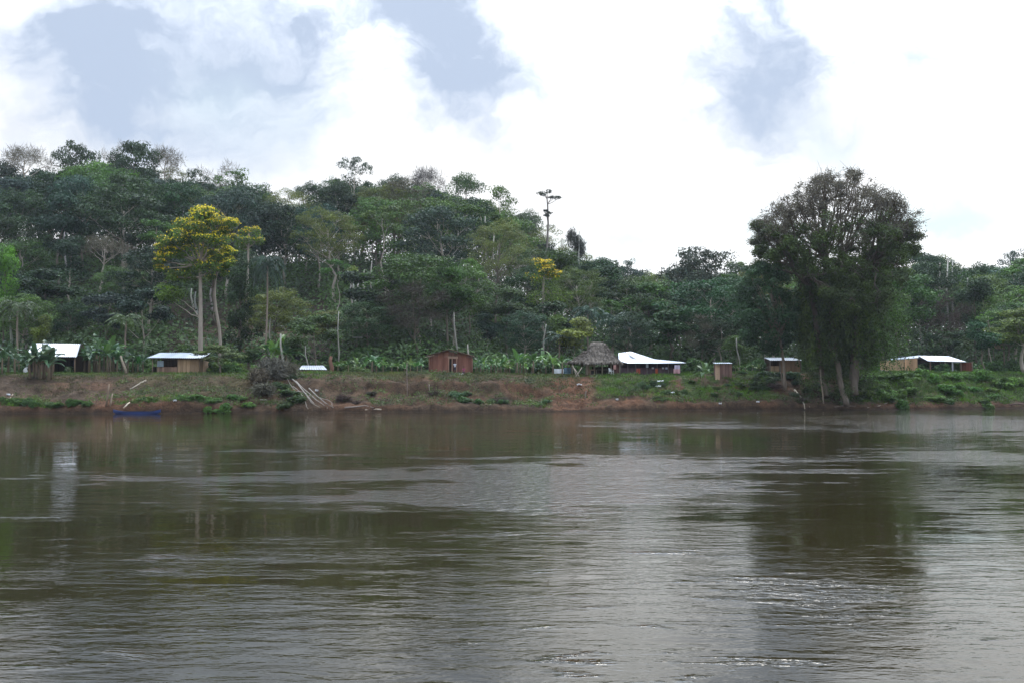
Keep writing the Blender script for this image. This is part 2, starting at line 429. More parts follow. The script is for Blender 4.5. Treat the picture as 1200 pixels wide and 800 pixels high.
def frond_crown(seed, n=16, L=3.2, droop=1.0, top=(0, 0, 9.), leaflet=.8, upr=.7):
    r = np.random.default_rng(seed); lv = Leaves()
    for k in range(n):
        a = k * 2.4 + r.uniform(-.3, .3); el = r.uniform(-.1, 1.3) * upr; d = np.array([math.cos(a) * math.cos(el), math.sin(a) * math.cos(el), math.sin(el)])
        pts = []; p = np.array(top, float)
        for i in range(15):
            pts.append(p.copy()); d = d + np.array([0, 0, -.16 * droop * (.4 + i / 12)]); d /= np.linalg.norm(d); p = p + d * L / 14
        pts = np.array(pts); tang = np.gradient(pts, axis=0); tang /= np.linalg.norm(tang, axis=1, keepdims=True)
        side = np.cross(tang, [0, 0, 1.]); side /= np.maximum(np.linalg.norm(side, axis=1, keepdims=True), 1e-4)
        tn = r.uniform(.2, .8)
        lv.along(pts[:-1], tang[:-1], L / 13, .07, tn, r)
        for sgn in (-1, 1):
            for off in (0, .5):
                base = pts[1:] - tang[1:] * off * L / 14
                w = np.sin(np.linspace(.25, 3.0, 14)) * leaflet
                lv.along(base, side[1:] * sgn + tang[1:] * .6 + np.array([0, 0, -.55]) + r.normal(size=(14, 3)) * .1, w, .12, np.clip(tn + r.uniform(-.2, .2, 14), 0, 1), r)
    return lv.mesh('crown')

def banana_meshes(seed, H=1.7, n=8, L=1.9):
    r = np.random.default_rng(seed); st = MB(); st.tube([(0, 0, -.1), (.03, 0, H * .5), (.05, .02, H)], [.14, .11, .07], 7)
    b = MB()
    for k in range(n):
        a = k * 2.4 + r.uniform(-.3, .3); el = r.uniform(.35, 1.35); d = Vector((math.cos(a) * math.cos(el), math.sin(a) * math.cos(el), math.sin(el)))
        p = Vector((.05, .02, H - .1)); ll = L * r.uniform(.7, 1.15); tn = r.uniform(.15, .85); prev = None; N = 9
        for i in range(N + 1):
            t = i / N; w = .27 * math.sin(math.pi * min(1, max(0, (t - .12) / .88)) ** .8) if t > .12 else .02
            w = max(w, .02) * r.uniform(.8, 1.1)
            sd = d.cross(Vector((0, 0, 1))); sd = sd.normalized() if sd.length > .05 else Vector((-math.sin(a), math.cos(a), 0))
            nn = sd.cross(d); cur = (p + sd * w + nn * w * .35, p.copy(), p - sd * w + nn * w * .35)
            if prev:
                for j in (0, 1):
                    if r.uniform() < .93: b.poly([prev[j], prev[j + 1], cur[j + 1], cur[j]], min(1, max(0, tn + r.uniform(-.12, .12))))
            prev = cur; d = (d + Vector((0, 0, -.17 * (.3 + t * 1.4)))).normalized(); p = p + d * ll / N
    return st.mesh('stem', True), b.mesh('leaves', True)

# ------------------------------------------------------------------ prototypes and copies
PROTO = {}   # kind -> list of (part name, mesh, material, default colour), H, W
def proto(kind, parts, H, W): PROTO[kind] = (parts, H, W)
BARK = (.16, .13, .10)
def add_proto(kind, H, W, meshes, mat='leaf', bark='bark'):
    proto(kind, [('trunk', meshes[0], bark), ('crown', meshes[1], mat)], H, W)
add_proto('dome_a', 19.5, 13, crown_tree(1, crown=(6.2, 6.2, 7.2), cz=12, clumps=72, leaves=140, csize=(1.3, 2.5)))
add_proto('dome_b', 19.5, 13, crown_tree(2, crown=(6.3, 6.3, 6.4), cz=12.6, clumps=72, leaves=140, csize=(1.2, 2.6)))
add_proto('dome_c', 19.5, 13, crown_tree(17, crown=(6., 6., 7.), cz=12.2, clumps=90, leaves=110, csize=(1.0, 2.0), leaf=.38))
add_proto('fine_dome', 19.5, 13.5, crown_tree(3, crown=(6.5, 6.5, 5.8), cz=13.4, clumps=110, leaves=130, csize=(1.0, 1.6), leaf=.28, flat=.5, aspect=.4))
add_proto('umbrella', 20, 13.5, crown_tree(4, crown=(6.5, 6.5, 3.4), cz=16.3, clumps=40, leaves=130, csize=(1.2, 2.2), flat=.38, shape='umbrella', leaf=.36))
add_proto('oval_a', 20, 9, crown_tree(5, crown=(4.2, 4.2, 7.), cz=12.5, clumps=50, leaves=140, csize=(1.2, 2.1), shape='oval', flat=.75))
add_proto('oval_b', 20, 9, crown_tree(6, crown=(4.4, 4.4, 6.), cz=13.5, clumps=44, leaves=150, csize=(1.1, 2.2), shape='oval', flat=.65))
add_proto('sparse_a', 20, 12, crown_tree(7, crown=(5.8, 5.8, 6.0), cz=13.5, clumps=60, leaves=75, csize=(.8, 1.6), flat=.5, gap=5, leaf=.34, fork=.45))
add_proto('sparse_b', 20, 12, crown_tree(8, crown=(5.6, 5.6, 5.2), cz=14, clumps=52, leaves=80, csize=(.9, 1.9), flat=.58, gap=8, leaf=.34, fork=.5, shape='umbrella'))
add_proto('pole', 18, 5, crown_tree(9, H=18, crown=(2.3, 2.3, 2.4), cz=15.2, trunk=.14, clumps=14, leaves=100, csize=(.6, 1.2), leaf=.34, fork=.75, lean=.5))
add_proto('vine_column', 17, 6, crown_tree(10, H=17, crown=(2.9, 2.9, 8.), cz=8.8, trunk=.3, clumps=60, leaves=150, csize=(.8, 1.5), shape='column', flat=.9, leaf=.34, up=.1))
add_proto('brown_twigs', 16, 11, crown_tree(12, H=16, crown=(5.2, 5.2, 5.5), cz=10, trunk=.22, clumps=60, leaves=120, csize=(1.0, 1.8), leaf=.42, twig=True, fork=.2), 'twig')
add_proto('bare_a', 20, 11, crown_tree(13, crown=(5.6, 5.6, 4.6), cz=14.8, trunk=.42, clumps=54, leaves=34, csize=(.8, 1.5), leaf=.55, twig=True, shape='umbrella', fork=.45), 'twig')
add_proto('bare_b', 20, 11, crown_tree(14, crown=(5.2, 5.2, 5.8), cz=13.6, trunk=.42, clumps=46, leaves=30, csize=(.8, 1.4), leaf=.55, twig=True, fork=.4), 'twig')
add_proto('small_a', 8, 6, crown_tree(15, H=8, crown=(2.8, 2.8, 2.7), cz=5.2, trunk=.11, clumps=30, leaves=110, csize=(.7, 1.2), leaf=.3, fork=.3))
add_proto('small_b', 8, 5, crown_tree(16, H=8, crown=(2.3, 2.3, 3.3), cz=4.7, trunk=.1, clumps=30, leaves=100, csize=(.6, 1.1), leaf=.28, fork=.3, shape='oval'))
for k_, sd in (('palm_a', 31), ('palm_b', 32)):
    t_ = MB(); t_.tube([(0, 0, -.3), (.1, 0, 3), (.15, .1, 6), (.05, .1, 9.1)], [.2, .15, .13, .12], 8)
    proto(k_, [('trunk', t_.mesh('trunk', True), 'bark'), ('crown', frond_crown(sd, 20, 3.6, 1.15 if sd == 31 else .8, (.05, .1, 9)), 'gloss_leaf')], 10.5, 6)
for k_, sd, h in (('banana_a', 41, 1.9), ('banana_b', 42, 1.6), ('banana_c', 43, 1.3)):
    a_, b_ = banana_meshes(sd, h, 9 if sd != 43 else 7); proto(k_, [('stem', a_, 'bark'), ('leaves', b_, 'gloss_leaf')], h + 1.5, 3.0)
def shrub_mesh(seed, n=16, leaf=.2, leaves=120, twig=False):
    r = np.random.default_rng(seed); lv = Leaves()
    for k in range(n):
        a = r.uniform(0, 6.28); q = math.sqrt(r.uniform()) * .8; z = r.uniform(.25, 1.15) * (1 - .45 * q)
        c = (math.cos(a) * q, math.sin(a) * q, z); s_ = r.uniform(.25, .5)
        if twig: lv.twigs(c, (s_, s_, s_), leaves, .45, .05, r, .2, .35); lv.clump(c, (s_, s_, s_), leaves // 4, .13, r)
        else: lv.clump(c, (s_, s_, s_ * .8), leaves, leaf, r, .3)
    return lv.mesh('shrub')
SHRUB = [shrub_mesh(51), shrub_mesh(52, 20, .17, 110), shrub_mesh(53, 13, .24, 110)]
TWIGSHRUB = shrub_mesh(54, 30, twig=True, leaves=48)

COUNT = {}
def plant(kind, loc, height, width, color, label, cat, group=None, name=None, bark=BARK, rz=None, extra=None, part_colours=None):
    parts, H, W = PROTO[kind]
    nm = name or {'b': 'broadleaf_tree', 'p': 'palm_tree'}.get('x', 'broadleaf_tree')
    o = thing(nm, (loc[0], loc[1], loc[2] - .15), label, cat, group, rnd.uniform(0, 6.28) if rz is None else rz)
    sx = width / W; o.scale = (sx, sx, height / H)
    for pn, me, mt in parts:
        c = (part_colours or {}).get(pn) or (bark if pn in ('trunk', 'stem') else color)
        link(pn, me, M[mt], o, c)
    return o
def tree(kind, px, top, wpx, Y, color, label, cat='tree', group=None, name='broadleaf_tree', bark=BARK, minh=None, rz=None, dx=0):
    g = G(px, Y); h = Z(top, Y) - g.z
    if minh: h = max(h, minh)
    return plant(kind, g, h, wpx * mpp(Y), color, label, cat, group, name, bark, rz)

# ------------------------------------------------------------------ SETTING: terrain, water
xs = np.concatenate([np.linspace(-700, -160, 28)[:-1], np.linspace(-160, -75, 86)[:-1], np.linspace(-75, 90, 470)[:-1], np.linspace(90, 170, 81)[:-1], np.linspace(170, 700, 28)])
ss = np.concatenate([[-8, -5, -3, -1.5, -.6], np.arange(-.2, 17, .3), np.arange(17, 30, 1.), np.arange(30, 160, 2.5), np.arange(160, 700, 40.)])
XX, SS = np.meshgrid(xs, ss); YY = yw(XX) + SS; ZZ = ground(XX, YY)
nx, ns = len(xs), len(ss)
V = np.stack([XX, YY, ZZ], -1).reshape(-1, 3)
ii = (np.arange(ns - 1)[:, None] * nx + np.arange(nx - 1)[None]).ravel()
Fq = np.stack([ii, ii + 1, ii + 1 + nx, ii + nx], 1)
me = np_mesh('terrain', V, Fq, None, True)
# albedo by place: bare red soil, brown soil, mown grass, leaf litter
PXX = XX / YY * F + 600
def band(v, a, b, f): return np.clip((v - a) / f, 0, 1) * np.clip((b - v) / f, 0, 1)
nz = fbm(XX * .25, YY * .4, 5); nz2 = fbm(XX * .8, YY * 1.1, 6)
BROWN, RED, GRASS, OLIVE, LITTER, SAND = [np.array(c) for c in ((.066, .042, .025), (.102, .050, .027), (.042, .060, .016), (.056, .052, .022), (.040, .030, .018), (.090, .066, .044))]
C = np.zeros(XX.shape + (3,)) + BROWN
def lay(mask, c):
    global C
    mask = np.clip(mask, 0, 1)[..., None]; C = C * (1 - mask) + c * mask
def nm(m_, t=.5, f=.12): return np.clip((m_ - t) / f + .5, 0, 1)
lay(nm(nz, .55) * .6, RED)
lay(band(PXX, 100, 235, 20) * band(SS, -.5, 3.2, .6) * (.4 + .6 * nm(nz2)), RED)
lay(band(PXX, 130, 320, 40) * band(SS, 3, 14, 1) * (.35 + .4 * nm(nz)), OLIVE)
lay(band(PXX, -80, 130, 40) * band(SS, 2.6, 13, 1) * .35, SAND * .8)
lay(band(PXX, 380, 660, 30) * band(SS, 8.5, 15, 1.5) * (.3 + .7 * nm(nz)), OLIVE)
lay(band(SS, 11.5, 40, 1.5) * (.35 + .65 * nm(nz, .42)), GRASS * .9)
lay(band(PXX, 640, 690 + SS * 3, 12) * band(SS, -.5, 12, 1), RED)
lay(band(PXX, 690, 790, 20) * band(SS, 2.5, 15, 1.2) * (.55 + .45 * nm(nz2, .4)), GRASS)
lay(band(PXX, 715, 760, 10) * band(SS, .2, 2.6, .6), RED)
lay(band(PXX, 780, 920, 20) * band(SS, 1.5, 15, 1.5) * nm(nz2, .47), GRASS)
lay(band(PXX, 1000, 2500, 20) * band(SS, .8, 17, 1.2) * (.5 + .5 * nm(nz2, .4)), GRASS)
lay(band(SS, 28, 900, 4), LITTER)
lay(band(PXX, 205, 350, 30) * band(YY, 150, 174, 6) * (.4 + .6 * nm(nz, .45)), np.array((.095, .062, .040)))
lay(band(SS, -9, .3, .12) * .8, BROWN * .35)
a = me.attributes.new('tone', 'FLOAT_COLOR', 'POINT'); a.data.foreach_set('color', np.concatenate([C, np.ones(XX.shape + (1,))], -1).astype(np.float32).ravel())
tag(link('river_bank_terrain', me, M['soil']), kind='structure')

# water surface: real grid with a 'ruffle' amount (breeze and boils of the current)
wx = np.concatenate([[-700, -400, -250], np.linspace(-160, -60, 101)[:-1], np.linspace(-60, 80, 281)[:-1], np.linspace(80, 180, 51), [300, 450, 700]])
wy = np.concatenate([[-60, -20], np.arange(0, 60, .4), np.arange(60, 150, .6), [160, 180, 220]])
WX, WY = np.meshgrid(wx, wy); nxw, nyw = len(wx), len(wy)
dist = np.maximum(WY, 4)
WPX = WX / dist * F + 600; WPY = 452 + CAMZ / dist * F
warpx = (fbm(WX * .12, WY * .12, 31) - .5); warpy = (fbm(WX * .12, WY * .12, 37) - .5)
RUF = [  # px, py, half width px, half height px, amount: centres of patches, turned into places on the water
    (300, 529, 130, 5, .55), (110, 559, 150, 6, .6), (350, 560, 90, 14, .55), (430, 583, 110, 7, .55), (530, 554, 120, 7, .5), (570, 578, 100, 20, .6),
    (50, 605, 75, 4, .5), (390, 631, 80, 5, .45), (440, 646, 80, 7, .45), (205, 666, 65, 14, .5), (680, 548, 120, 14, .75), (800, 498, 130, 4, .5),
    (1120, 494, 150, 14, .8), (1140, 534, 110, 12, .7), (760, 570, 180, 20, .6), (860, 545, 200, 10, .4), (700, 640, 140, 60, .25), (860, 660, 90, 60, .15), (1140, 630, 110, 60, .2),
    (350, 760, 400, 45, .3), (900, 760, 400, 60, .05), (1000, 690, 90, 40, .4), (640, 535, 560, 4, .2),
    (150, 620, 260, 28, -.45), (470, 610, 130, 12, -.5), (1005, 590, 75, 26, -.55), (665, 544, 30, 3, -.5), (840, 592, 60, 12, -.4), (1150, 556, 90, 8, -.5), (300, 505, 300, 12, -.35), (830, 515, 130, 8, -.3), (1000, 640, 60, 20, -.2)]
ruf = np.zeros(WX.shape) + .2 + .12 * np.clip(WX / 30, -1.5, 1.5)
for px, py, hw, hh, am in RUF:
    d = CAMZ * F / (py - 452); cx = (px - 600) / F * d; rx = hw / F * d; ry = hh * d * d / (F * CAMZ)
    q = ((WX - cx + warpx * rx * 1.2) / rx) ** 2 + ((WY - d + warpy * ry * 1.2) / ry) ** 2
    ruf += am * np.exp(-q * .9)
Vw = np.stack([WX, WY, np.zeros(WX.shape)], -1).reshape(-1, 3)
ii = (np.arange(nyw - 1)[:, None] * nxw + np.arange(nxw - 1)[None]).ravel()
me = np_mesh('river_water', Vw, np.stack([ii, ii + 1, ii + 1 + nxw, ii + nxw], 1), None, True)
a = me.attributes.new('ruffle', 'FLOAT', 'POINT'); a.data.foreach_set('value', ruf.astype(np.float32).ravel())
tag(link('river_water', me, M['water']), kind='structure')
#--PART2--
# ------------------------------------------------------------------ HOUSES
TAN, DRYRED, GREYWOOD, DARKWOOD, TIN = (.36, .24, .14), (.185, .078, .052), (.17, .13, .10), (.055, .035, .026), (.44, .45, .465)
def house_at(name, px, Y, label, cat, rz=0, dz=0):
    g = G(px, Y); g.z += dz
    return thing(name, g, label, cat, None, rz), g
def posts(root, pts, z0, z1, w=.12, color=GREYWOOD):
    for (x, y, *zz) in pts:
        b = MB(); zt = zz[0] if zz else z1
        b.tube([(x, y, z0), (x + .02, y, (z0 + zt) / 2), (x, y, zt)], [w * .55, w * .5, w * .48], 7); b.build('post', 'wood', root, color, True)
def roof_frame(root, beams, color=DARKWOOD, w=.09):
    for p, q in beams:
        b = MB(); b.beam(p, q, w, w); b.build('roof_beam', 'wood', root, color)

# left open shed with gable roof
h, g = house_at('open_shed', 60, 127, 'open fronted wooden shed under a pale tin gable roof behind banana clump at far left', 'shed')
zt, ze = Z(402, 129) - g.z, Z(418, 127) - g.z
b = MB(); b.sheet((-3.45, 2.0, zt), (2.75, 2.0, zt - .08), (3.4, -.55, ze), (-2.9, -.55, ze + .1)); b.build('front_roof', 'roof', h, TIN)
b = MB(); b.sheet((2.75, 2.04, zt - .07), (-3.45, 2.04, zt + .01), (-3.2, 4.6, ze), (3.2, 4.6, ze)); b.build('back_roof', 'roof', h, TIN)
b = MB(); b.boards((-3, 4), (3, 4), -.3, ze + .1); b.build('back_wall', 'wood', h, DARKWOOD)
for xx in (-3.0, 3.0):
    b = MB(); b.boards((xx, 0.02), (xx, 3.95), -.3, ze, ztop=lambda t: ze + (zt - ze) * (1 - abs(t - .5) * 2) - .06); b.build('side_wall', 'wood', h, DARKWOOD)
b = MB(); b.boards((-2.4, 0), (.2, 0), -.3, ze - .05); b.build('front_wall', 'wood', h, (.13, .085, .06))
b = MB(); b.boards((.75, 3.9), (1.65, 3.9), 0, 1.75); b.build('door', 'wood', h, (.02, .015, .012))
posts(h, [(-2.85, -.05), (.28, -.05), (2.95, -.05)], -.4, ze, .16, (.22, .15, .10))
roof_frame(h, [((-3, 0, ze - .06), (3.1, 0, ze - .06)), ((-3, 2, zt - .12), (3, 2, zt - .16)), ((-3, 3.95, ze - .06), (3, 3.95, ze - .06))])
b = MB(); b.box(-3, 3, 0.05, 3.9, -.4, .02); b.build('earth_floor', 'wood', h, (.07, .045, .03))
# a white sack beside it
s_ = MB(); s_.tube([(0, 0, 0), (.02, 0, .12), (-.03, 0, .4), (.05, 0, .62), (.22, 0, .8)], [.22, .3, .27, .16, .05], 9)
o = s_.build('plastic_sack', 'plain', None, (.62, .60, .58), True, G(29.5, 126.6)); tag(o, 'white stuffed sack leaning by the corner post of the far left shed', 'sack')
b = MB(); b.tube([(0, 0, -.1), (.03, 0, .5)], [.03, .02], 5); lv = Leaves(); lv.clump((.03, 0, .5), (.3, .3, .35), 60, .2, rng); 
o = link('potted_weed', lv.mesh('weed'), M['leaf'], None, (.16, .2, .1), G(79.5, 126.3)); tag(o, 'pale little weed growing before the dark opening of the far left shed', 'weed')

# second hut: tan boards, thin pent roof
h, g = house_at('plank_hut', 206, 128, 'low tan plank hut with thin white pent roof and half open left bay', 'hut')
ze = Z(419.2, 127.4) - g.z; zb = Z(413, 132) - g.z
b = MB(); b.sheet((-3.5, 4.0, zb), (3.25, 4.0, zb), (3.5, -.5, ze), (-3.5, -.5, ze + .05)); b.build('roof', 'roof', h, (.50, .52, .54))
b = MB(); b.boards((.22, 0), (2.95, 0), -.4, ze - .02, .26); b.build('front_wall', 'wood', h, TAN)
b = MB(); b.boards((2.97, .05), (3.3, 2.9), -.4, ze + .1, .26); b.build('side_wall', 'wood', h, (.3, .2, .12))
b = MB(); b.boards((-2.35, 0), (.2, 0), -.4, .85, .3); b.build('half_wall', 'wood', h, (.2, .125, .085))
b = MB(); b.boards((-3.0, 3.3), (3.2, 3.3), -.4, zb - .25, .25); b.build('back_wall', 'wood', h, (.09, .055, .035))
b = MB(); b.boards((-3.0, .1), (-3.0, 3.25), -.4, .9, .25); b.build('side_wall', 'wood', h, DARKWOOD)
posts(h, [(-3.0, -.02), (-2.4, .03), (.2, -.02), (3.0, -.05)], -.45, ze, .13, (.2, .14, .09))
roof_frame(h, [((-3.2, -.1, ze - .1), (3.2, -.1, ze - .1)), ((-3.2, 3.3, zb - .2), (3.2, 3.3, zb - .2)), ((-3.1, -.1, ze - .09), (-3.1, 3.5, zb - .2)), ((3.1, -.1, ze - .09), (3.1, 3.5, zb - .2))])
b = MB(); b.box(-3, 3, .06, 3.2, -.4, .03); b.build('floor', 'wood', h, DARKWOOD)
# cloth on the half wall, tarp behind
def cloth(name, loc, w, hh, color, label, cat, rz=0, wav=.06, group=None):
    b = MB(); n = 10
    for k in range(n):
        a0, a1 = k / n, (k + 1) / n; y0, y1 = wav * math.sin(a0 * 9 + loc[0]), wav * math.sin(a1 * 9 + loc[0])
        for j in range(4):
            z0, z1 = -hh * j / 4, -hh * (j + 1) / 4; s0, s1 = 1 + j * .3, 1 + (j + 1) * .3
            b.poly([(w * (a0 - .5), y0 * s0, z0), (w * (a1 - .5), y1 * s0, z0), (w * (a1 - .5), y1 * s1, z1), (w * (a0 - .5), y0 * s1, z1)], .5)
    me = b.mesh(name, True); o = link(name, me, M['plain'], None, color, loc); o.rotation_euler.z = rz
    md = o.modifiers.new('thickness', 'SOLIDIFY'); md.thickness = .012
    return tag(o, label, cat, group)
cloth('hanging_cloth', P(188, 422.5, 127.9), .75, .75, (.28, .34, .36), 'pale bluish cloth hanging in the open bay of the low tan hut', 'cloth')
o = cloth('tarpaulin_strip', P(246.5, 426, 131), 1.6, .35, (.42, .46, .47), 'crumpled pale grey tarp strip on the bushes right of the tan plank hut', 'tarp'); o.rotation_euler = (0, .5, 0)

# low coop at the middle left
h, g = house_at('animal_coop', 366, 133, 'very low coop with patchy white tin roof left of the red shack', 'coop')
ze, zr = Z(433.2, 133) - g.z, Z(427.8, 134) - g.z
b = MB(); b.sheet((-1.7, 1.2, zr), (1.2, 1.2, zr), (2.0, -.3, ze + .05), (-1.9, -.3, ze + .1)); b.build('front_roof', 'roof', h, TIN)
b = MB(); b.sheet((1.2, 1.22, zr), (-1.7, 1.22, zr), (-1.8, 2.5, ze), (1.6, 2.5, ze)); b.build('back_roof', 'roof', h, TIN)
b = MB(); b.planks((-1.75, 0), (1.7, 0), -.5, ze - .02, .22); b.build('front_wall', 'wood', h, (.17, .10, .065))
for xx in (-1.72, 1.72):
    b = MB(); b.planks((xx, .05), (xx, 2.3), -.5, ze - .04, .22); b.build('side_wall', 'wood', h, (.19, .11, .07))
b = MB(); b.planks((-1.7, 2.32), (1.7, 2.32), -.5, ze - .04, .22); b.build('back_wall', 'wood', h, DARKWOOD)
b = MB(); b.beam((1.5, -.45, ze - .05), (2.6, -.6, .1), .22, .05); b.build('loose_board', 'wood', h, (.03, .025, .02))

# red board shack
h, g = house_at('board_shack', 527, 130, 'rusty red board shack with low brown gable and narrow open doorway', 'shack')
L = lambda px, Y=130: X(px, Y) - g.x
zE, zR = Z(417, 130) - g.z, Z(409, 130) - g.z
xl, xd0, xd1, xr = L(503.5), L(525.5), L(535.5), L(552.5); xm = L(527)
gab = lambda x: zR - (zR - zE) * abs(x - xm) / (xr - xm) * .85
for a_, b_, nm_ in ((xl, xd0, 'front_wall'), (xd1, xr, 'front_wall')):
    b = MB(); b.boards((a_, 0), (b_, 0), -.4, 2, .24 if nm_ else .2, ztop=lambda t, a_=a_, b_=b_: gab(a_ + (b_ - a_) * t) - .12); b.build(nm_, 'wood', h, DRYRED)
b = MB(); b.planks((xd0 - .1, .0), (xd1 + .1, .0), zE - .32, zE - .02, .3); b.build('lintel', 'wood', h, (.3, .19, .13))
b = MB(); b.boards((xd0, .01), (xd1, .01), zE, zR, .2, ztop=lambda t: gab(xd0 + (xd1 - xd0) * t) - .25); b.build('gable_boards', 'wood', h, (.12, .05, .035))
for xx in (xd0 + .04, (xd0 + xd1) / 2 - .08, xd1 - .04):
    b = MB(); b.beam((xx, -.02, -.3), (xx, -.02, zE - .25), .11, .09); b.build('door_post', 'wood', h, (.34, .2, .14))
b = MB(); b.boards((xd0 + .58, .12), (xd1 - .1, .1), 0, zE - .3, .2); b.build('door', 'wood', h, (.11, .04, .03))
for xx in (xl, xr):
    b = MB(); b.boards((xx, .06), (xx, 4.0), -.4, zE - .1, .24); b.build('side_wall', 'wood', h, DRYRED)
b = MB(); b.boards((xl, 4.05), (xr, 4.05), -.4, zE - .1, .24); b.build('back_wall', 'wood', h, DARKWOOD)
b = MB(); b.box(xl + .05, xr - .05, .1, 4, -.4, .0); b.build('floor', 'wood', h, (.06, .04, .03))
BR = (.2, .135, .09)
for sx, ex in ((-1, xl - .35), (1, xr + .25)):
    b = MB(); zlow = gab(ex) - .02
    q = [(xm, -.45, zR), (ex, -.45, zlow), (ex, 4.3, zlow), (xm, 4.3, zR)]
    if sx < 0: q = [q[1], q[0], q[3], q[2]]
    n_ = 14
    for k in range(n_):
        y0, y1 = -.45 + 4.75 * k / n_, -.45 + 4.75 * (k + .97) / n_; dz = rnd.uniform(-.03, .03)
        b.hexa([(xm, y0, zR - .05 + dz), (ex, y0, zlow - .05 + dz), (ex, y1, zlow - .05 + dz), (xm, y1, zR - .05 + dz)], [(xm, y0, zR + dz), (ex, y0, zlow + dz), (ex, y1, zlow + dz), (xm, y1, zR + dz)], rnd.uniform(.1, .9))
    b.build('roof_slope', 'wood', h, BR)
b = MB(); b.beam((xl - .6, -.5, zE - .15), (xl + .6, -.5, zE + .1), .08, .05); b.build('eave_pole', 'wood', h, (.4, .3, .22))
posts(h, [(xl - .08, -.06), (xr + .05, -.06)], -.4, zE - .1, .12, (.2, .1, .07))

# thatched hut
h, g = house_at('thatched_hut', 697, 133, 'open sided hut under a steep shaggy grey thatched roof', 'hut', dz=.05)
L = lambda px, Y=133: X(px, Y) - g.x
zE, zR = Z(424, 132.5) - g.z, Z(401, 135.5) - g.z
def thatch_roof(root, ring, ridge, seed, name='thatch_roof'):
    """ring: eave polygon (ccw), ridge: two points; a thick shell with shaggy strands laid over it"""
    r = np.random.default_rng(seed); b = MB(); lv = Leaves(); ra, rb = np.array(ridge[0]), np.array(ridge[1]); n = len(ring); N = 64
    ring = np.array(ring); seg = np.roll(ring, -1, 0) - ring; ln = np.linalg.norm(seg, axis=1); cum = np.concatenate([[0], np.cumsum(ln)])
    pts = []
    for k in range(N):
        d = cum[-1] * k / N; i = min(np.searchsorted(cum, d, 'right') - 1, n - 1); pts.append(ring[i] + seg[i] * (d - cum[i]) / ln[i])
    pts = np.array(pts); t = np.clip(((pts - ra) @ (rb - ra)) / ((rb - ra) @ (rb - ra)), 0, 1); tops = ra + t[:, None] * (rb - ra)
    rows = 12; grid = []
    for j in range(rows + 1):
        f = j / rows; sag = np.array([0, 0, -.55 * math.sin(math.pi * f) * .45])
        grid.append(pts * (1 - f) + tops * f + sag + r.normal(size=(N, 3)) * .045)
    for j in range(rows):
        for k in range(N):
            k2 = (k + 1) % N; b.poly([grid[j][k], grid[j][k2], grid[j + 1][k2], grid[j + 1][k]], r.uniform(.2, .8))
    under = pts + (tops - pts) * .06 + np.array([0, 0, -.22])
    for k in range(N):
        k2 = (k + 1) % N; b.poly([grid[0][k2], grid[0][k], under[k], under[k2]], .3); 
        b.poly([under[k2], under[k], tops[k] - np.array([0, 0, .35]), tops[k2] - np.array([0, 0, .35])], .2)
    o = b.build(name, 'thatch', root, (.155, .130, .105), True)
    m_ = 4200; kk = r.integers(0, N, m_); f = r.uniform(0, 1, m_) ** 1.1; a = r.uniform(0, 1, m_)[:, None]
    base = np.array([grid[int(ff * rows)][q] for ff, q in zip(f, kk)]); nxt = np.array([grid[int(ff * rows)][(q + 1) % N] for ff, q in zip(f, kk)])
    c = base * (1 - a) + nxt * a; down = pts[kk] - tops[kk]; down /= np.linalg.norm(down, axis=1, keepdims=True)
    outn = np.stack([down[:, 0], down[:, 1], np.full(m_, .9)], 1)
    lv.along(c + outn * .04, down + r.normal(size=(m_, 3)) * .16 + outn * .05, r.uniform(.35, .8, m_), .09, r.uniform(.05, 1, m_), r)
    e = r.integers(0, N, 900); lv.along(pts[e] + r.normal(size=(900, 3)) * .05, (pts[e] - tops[e]) * .25 + np.array([0, 0, -.7]) + r.normal(size=(900, 3)) * .2, r.uniform(.15, .42, 900), .06, r.uniform(.05, .9, 900), r)
    s = link('thatch_fringe', lv.mesh('thatch_fringe'), M['thatch'], o, (.165, .140, .115))
    return o
x0, x1, x2 = L(669), L(690), L(727)
thatch_roof(h, [(x1 - .5, -.6, zE - .05), (x2, -.6, zE), (x2 - .1, 5.4, zE + .1), (x1 - .5, 5.4, zE)], [(L(694.5), 2.4, zR), (L(708.5), 2.4, zR + .05)], 3)
thatch_roof(h, [(x0, .4, zE + .1), (x1 + .1, -.1, zE + .12), (x1 + .1, 5.0, zE + .1), (x0, 4.6, zE + .1)], [(L(690), 2.0, zR - 1.05), (L(693), 2.8, zR - .95)], 4, 'side_thatch')
posts(h, [(L(687.5), -.15), (L(705.5), -.15), (L(716), -.1), (L(726), -.1), (L(671), .7), (L(671), 4.2), (x2 - .5, 5.0), (L(690), 5.0), (L(706), 5.0)], -.4, zE + .25, .17, (.24, .2, .15))
b = MB(); b.box(L(686), L(727), -.3, 5.1, -.4, .04); b.build('floor', 'wood', h, (.10, .075, .055))
b = MB(); b.boards((L(717), 4.9), (L(727), 4.9), 0, zE, .25); b.boards((L(697), 4.92), (L(717), 4.92), 0, 1.2, .25); b.build('back_wall', 'wood', h, (.055, .035, .028))
b = MB(); b.boards((L(719), .5), (L(726.5), .5), 0, zE + .1, .22); b.build('partition', 'wood', h, (.12, .055, .05))
roof_frame(h, [((L(688), -.15, zE + .1), (L(727), -.15, zE + .12)), ((L(671), .7, zE + .15), (L(688), -.1, zE + .12)), ((L(688), 5, zE + .1), (L(726), 5, zE + .1))], (.2, .16, .12), .12)
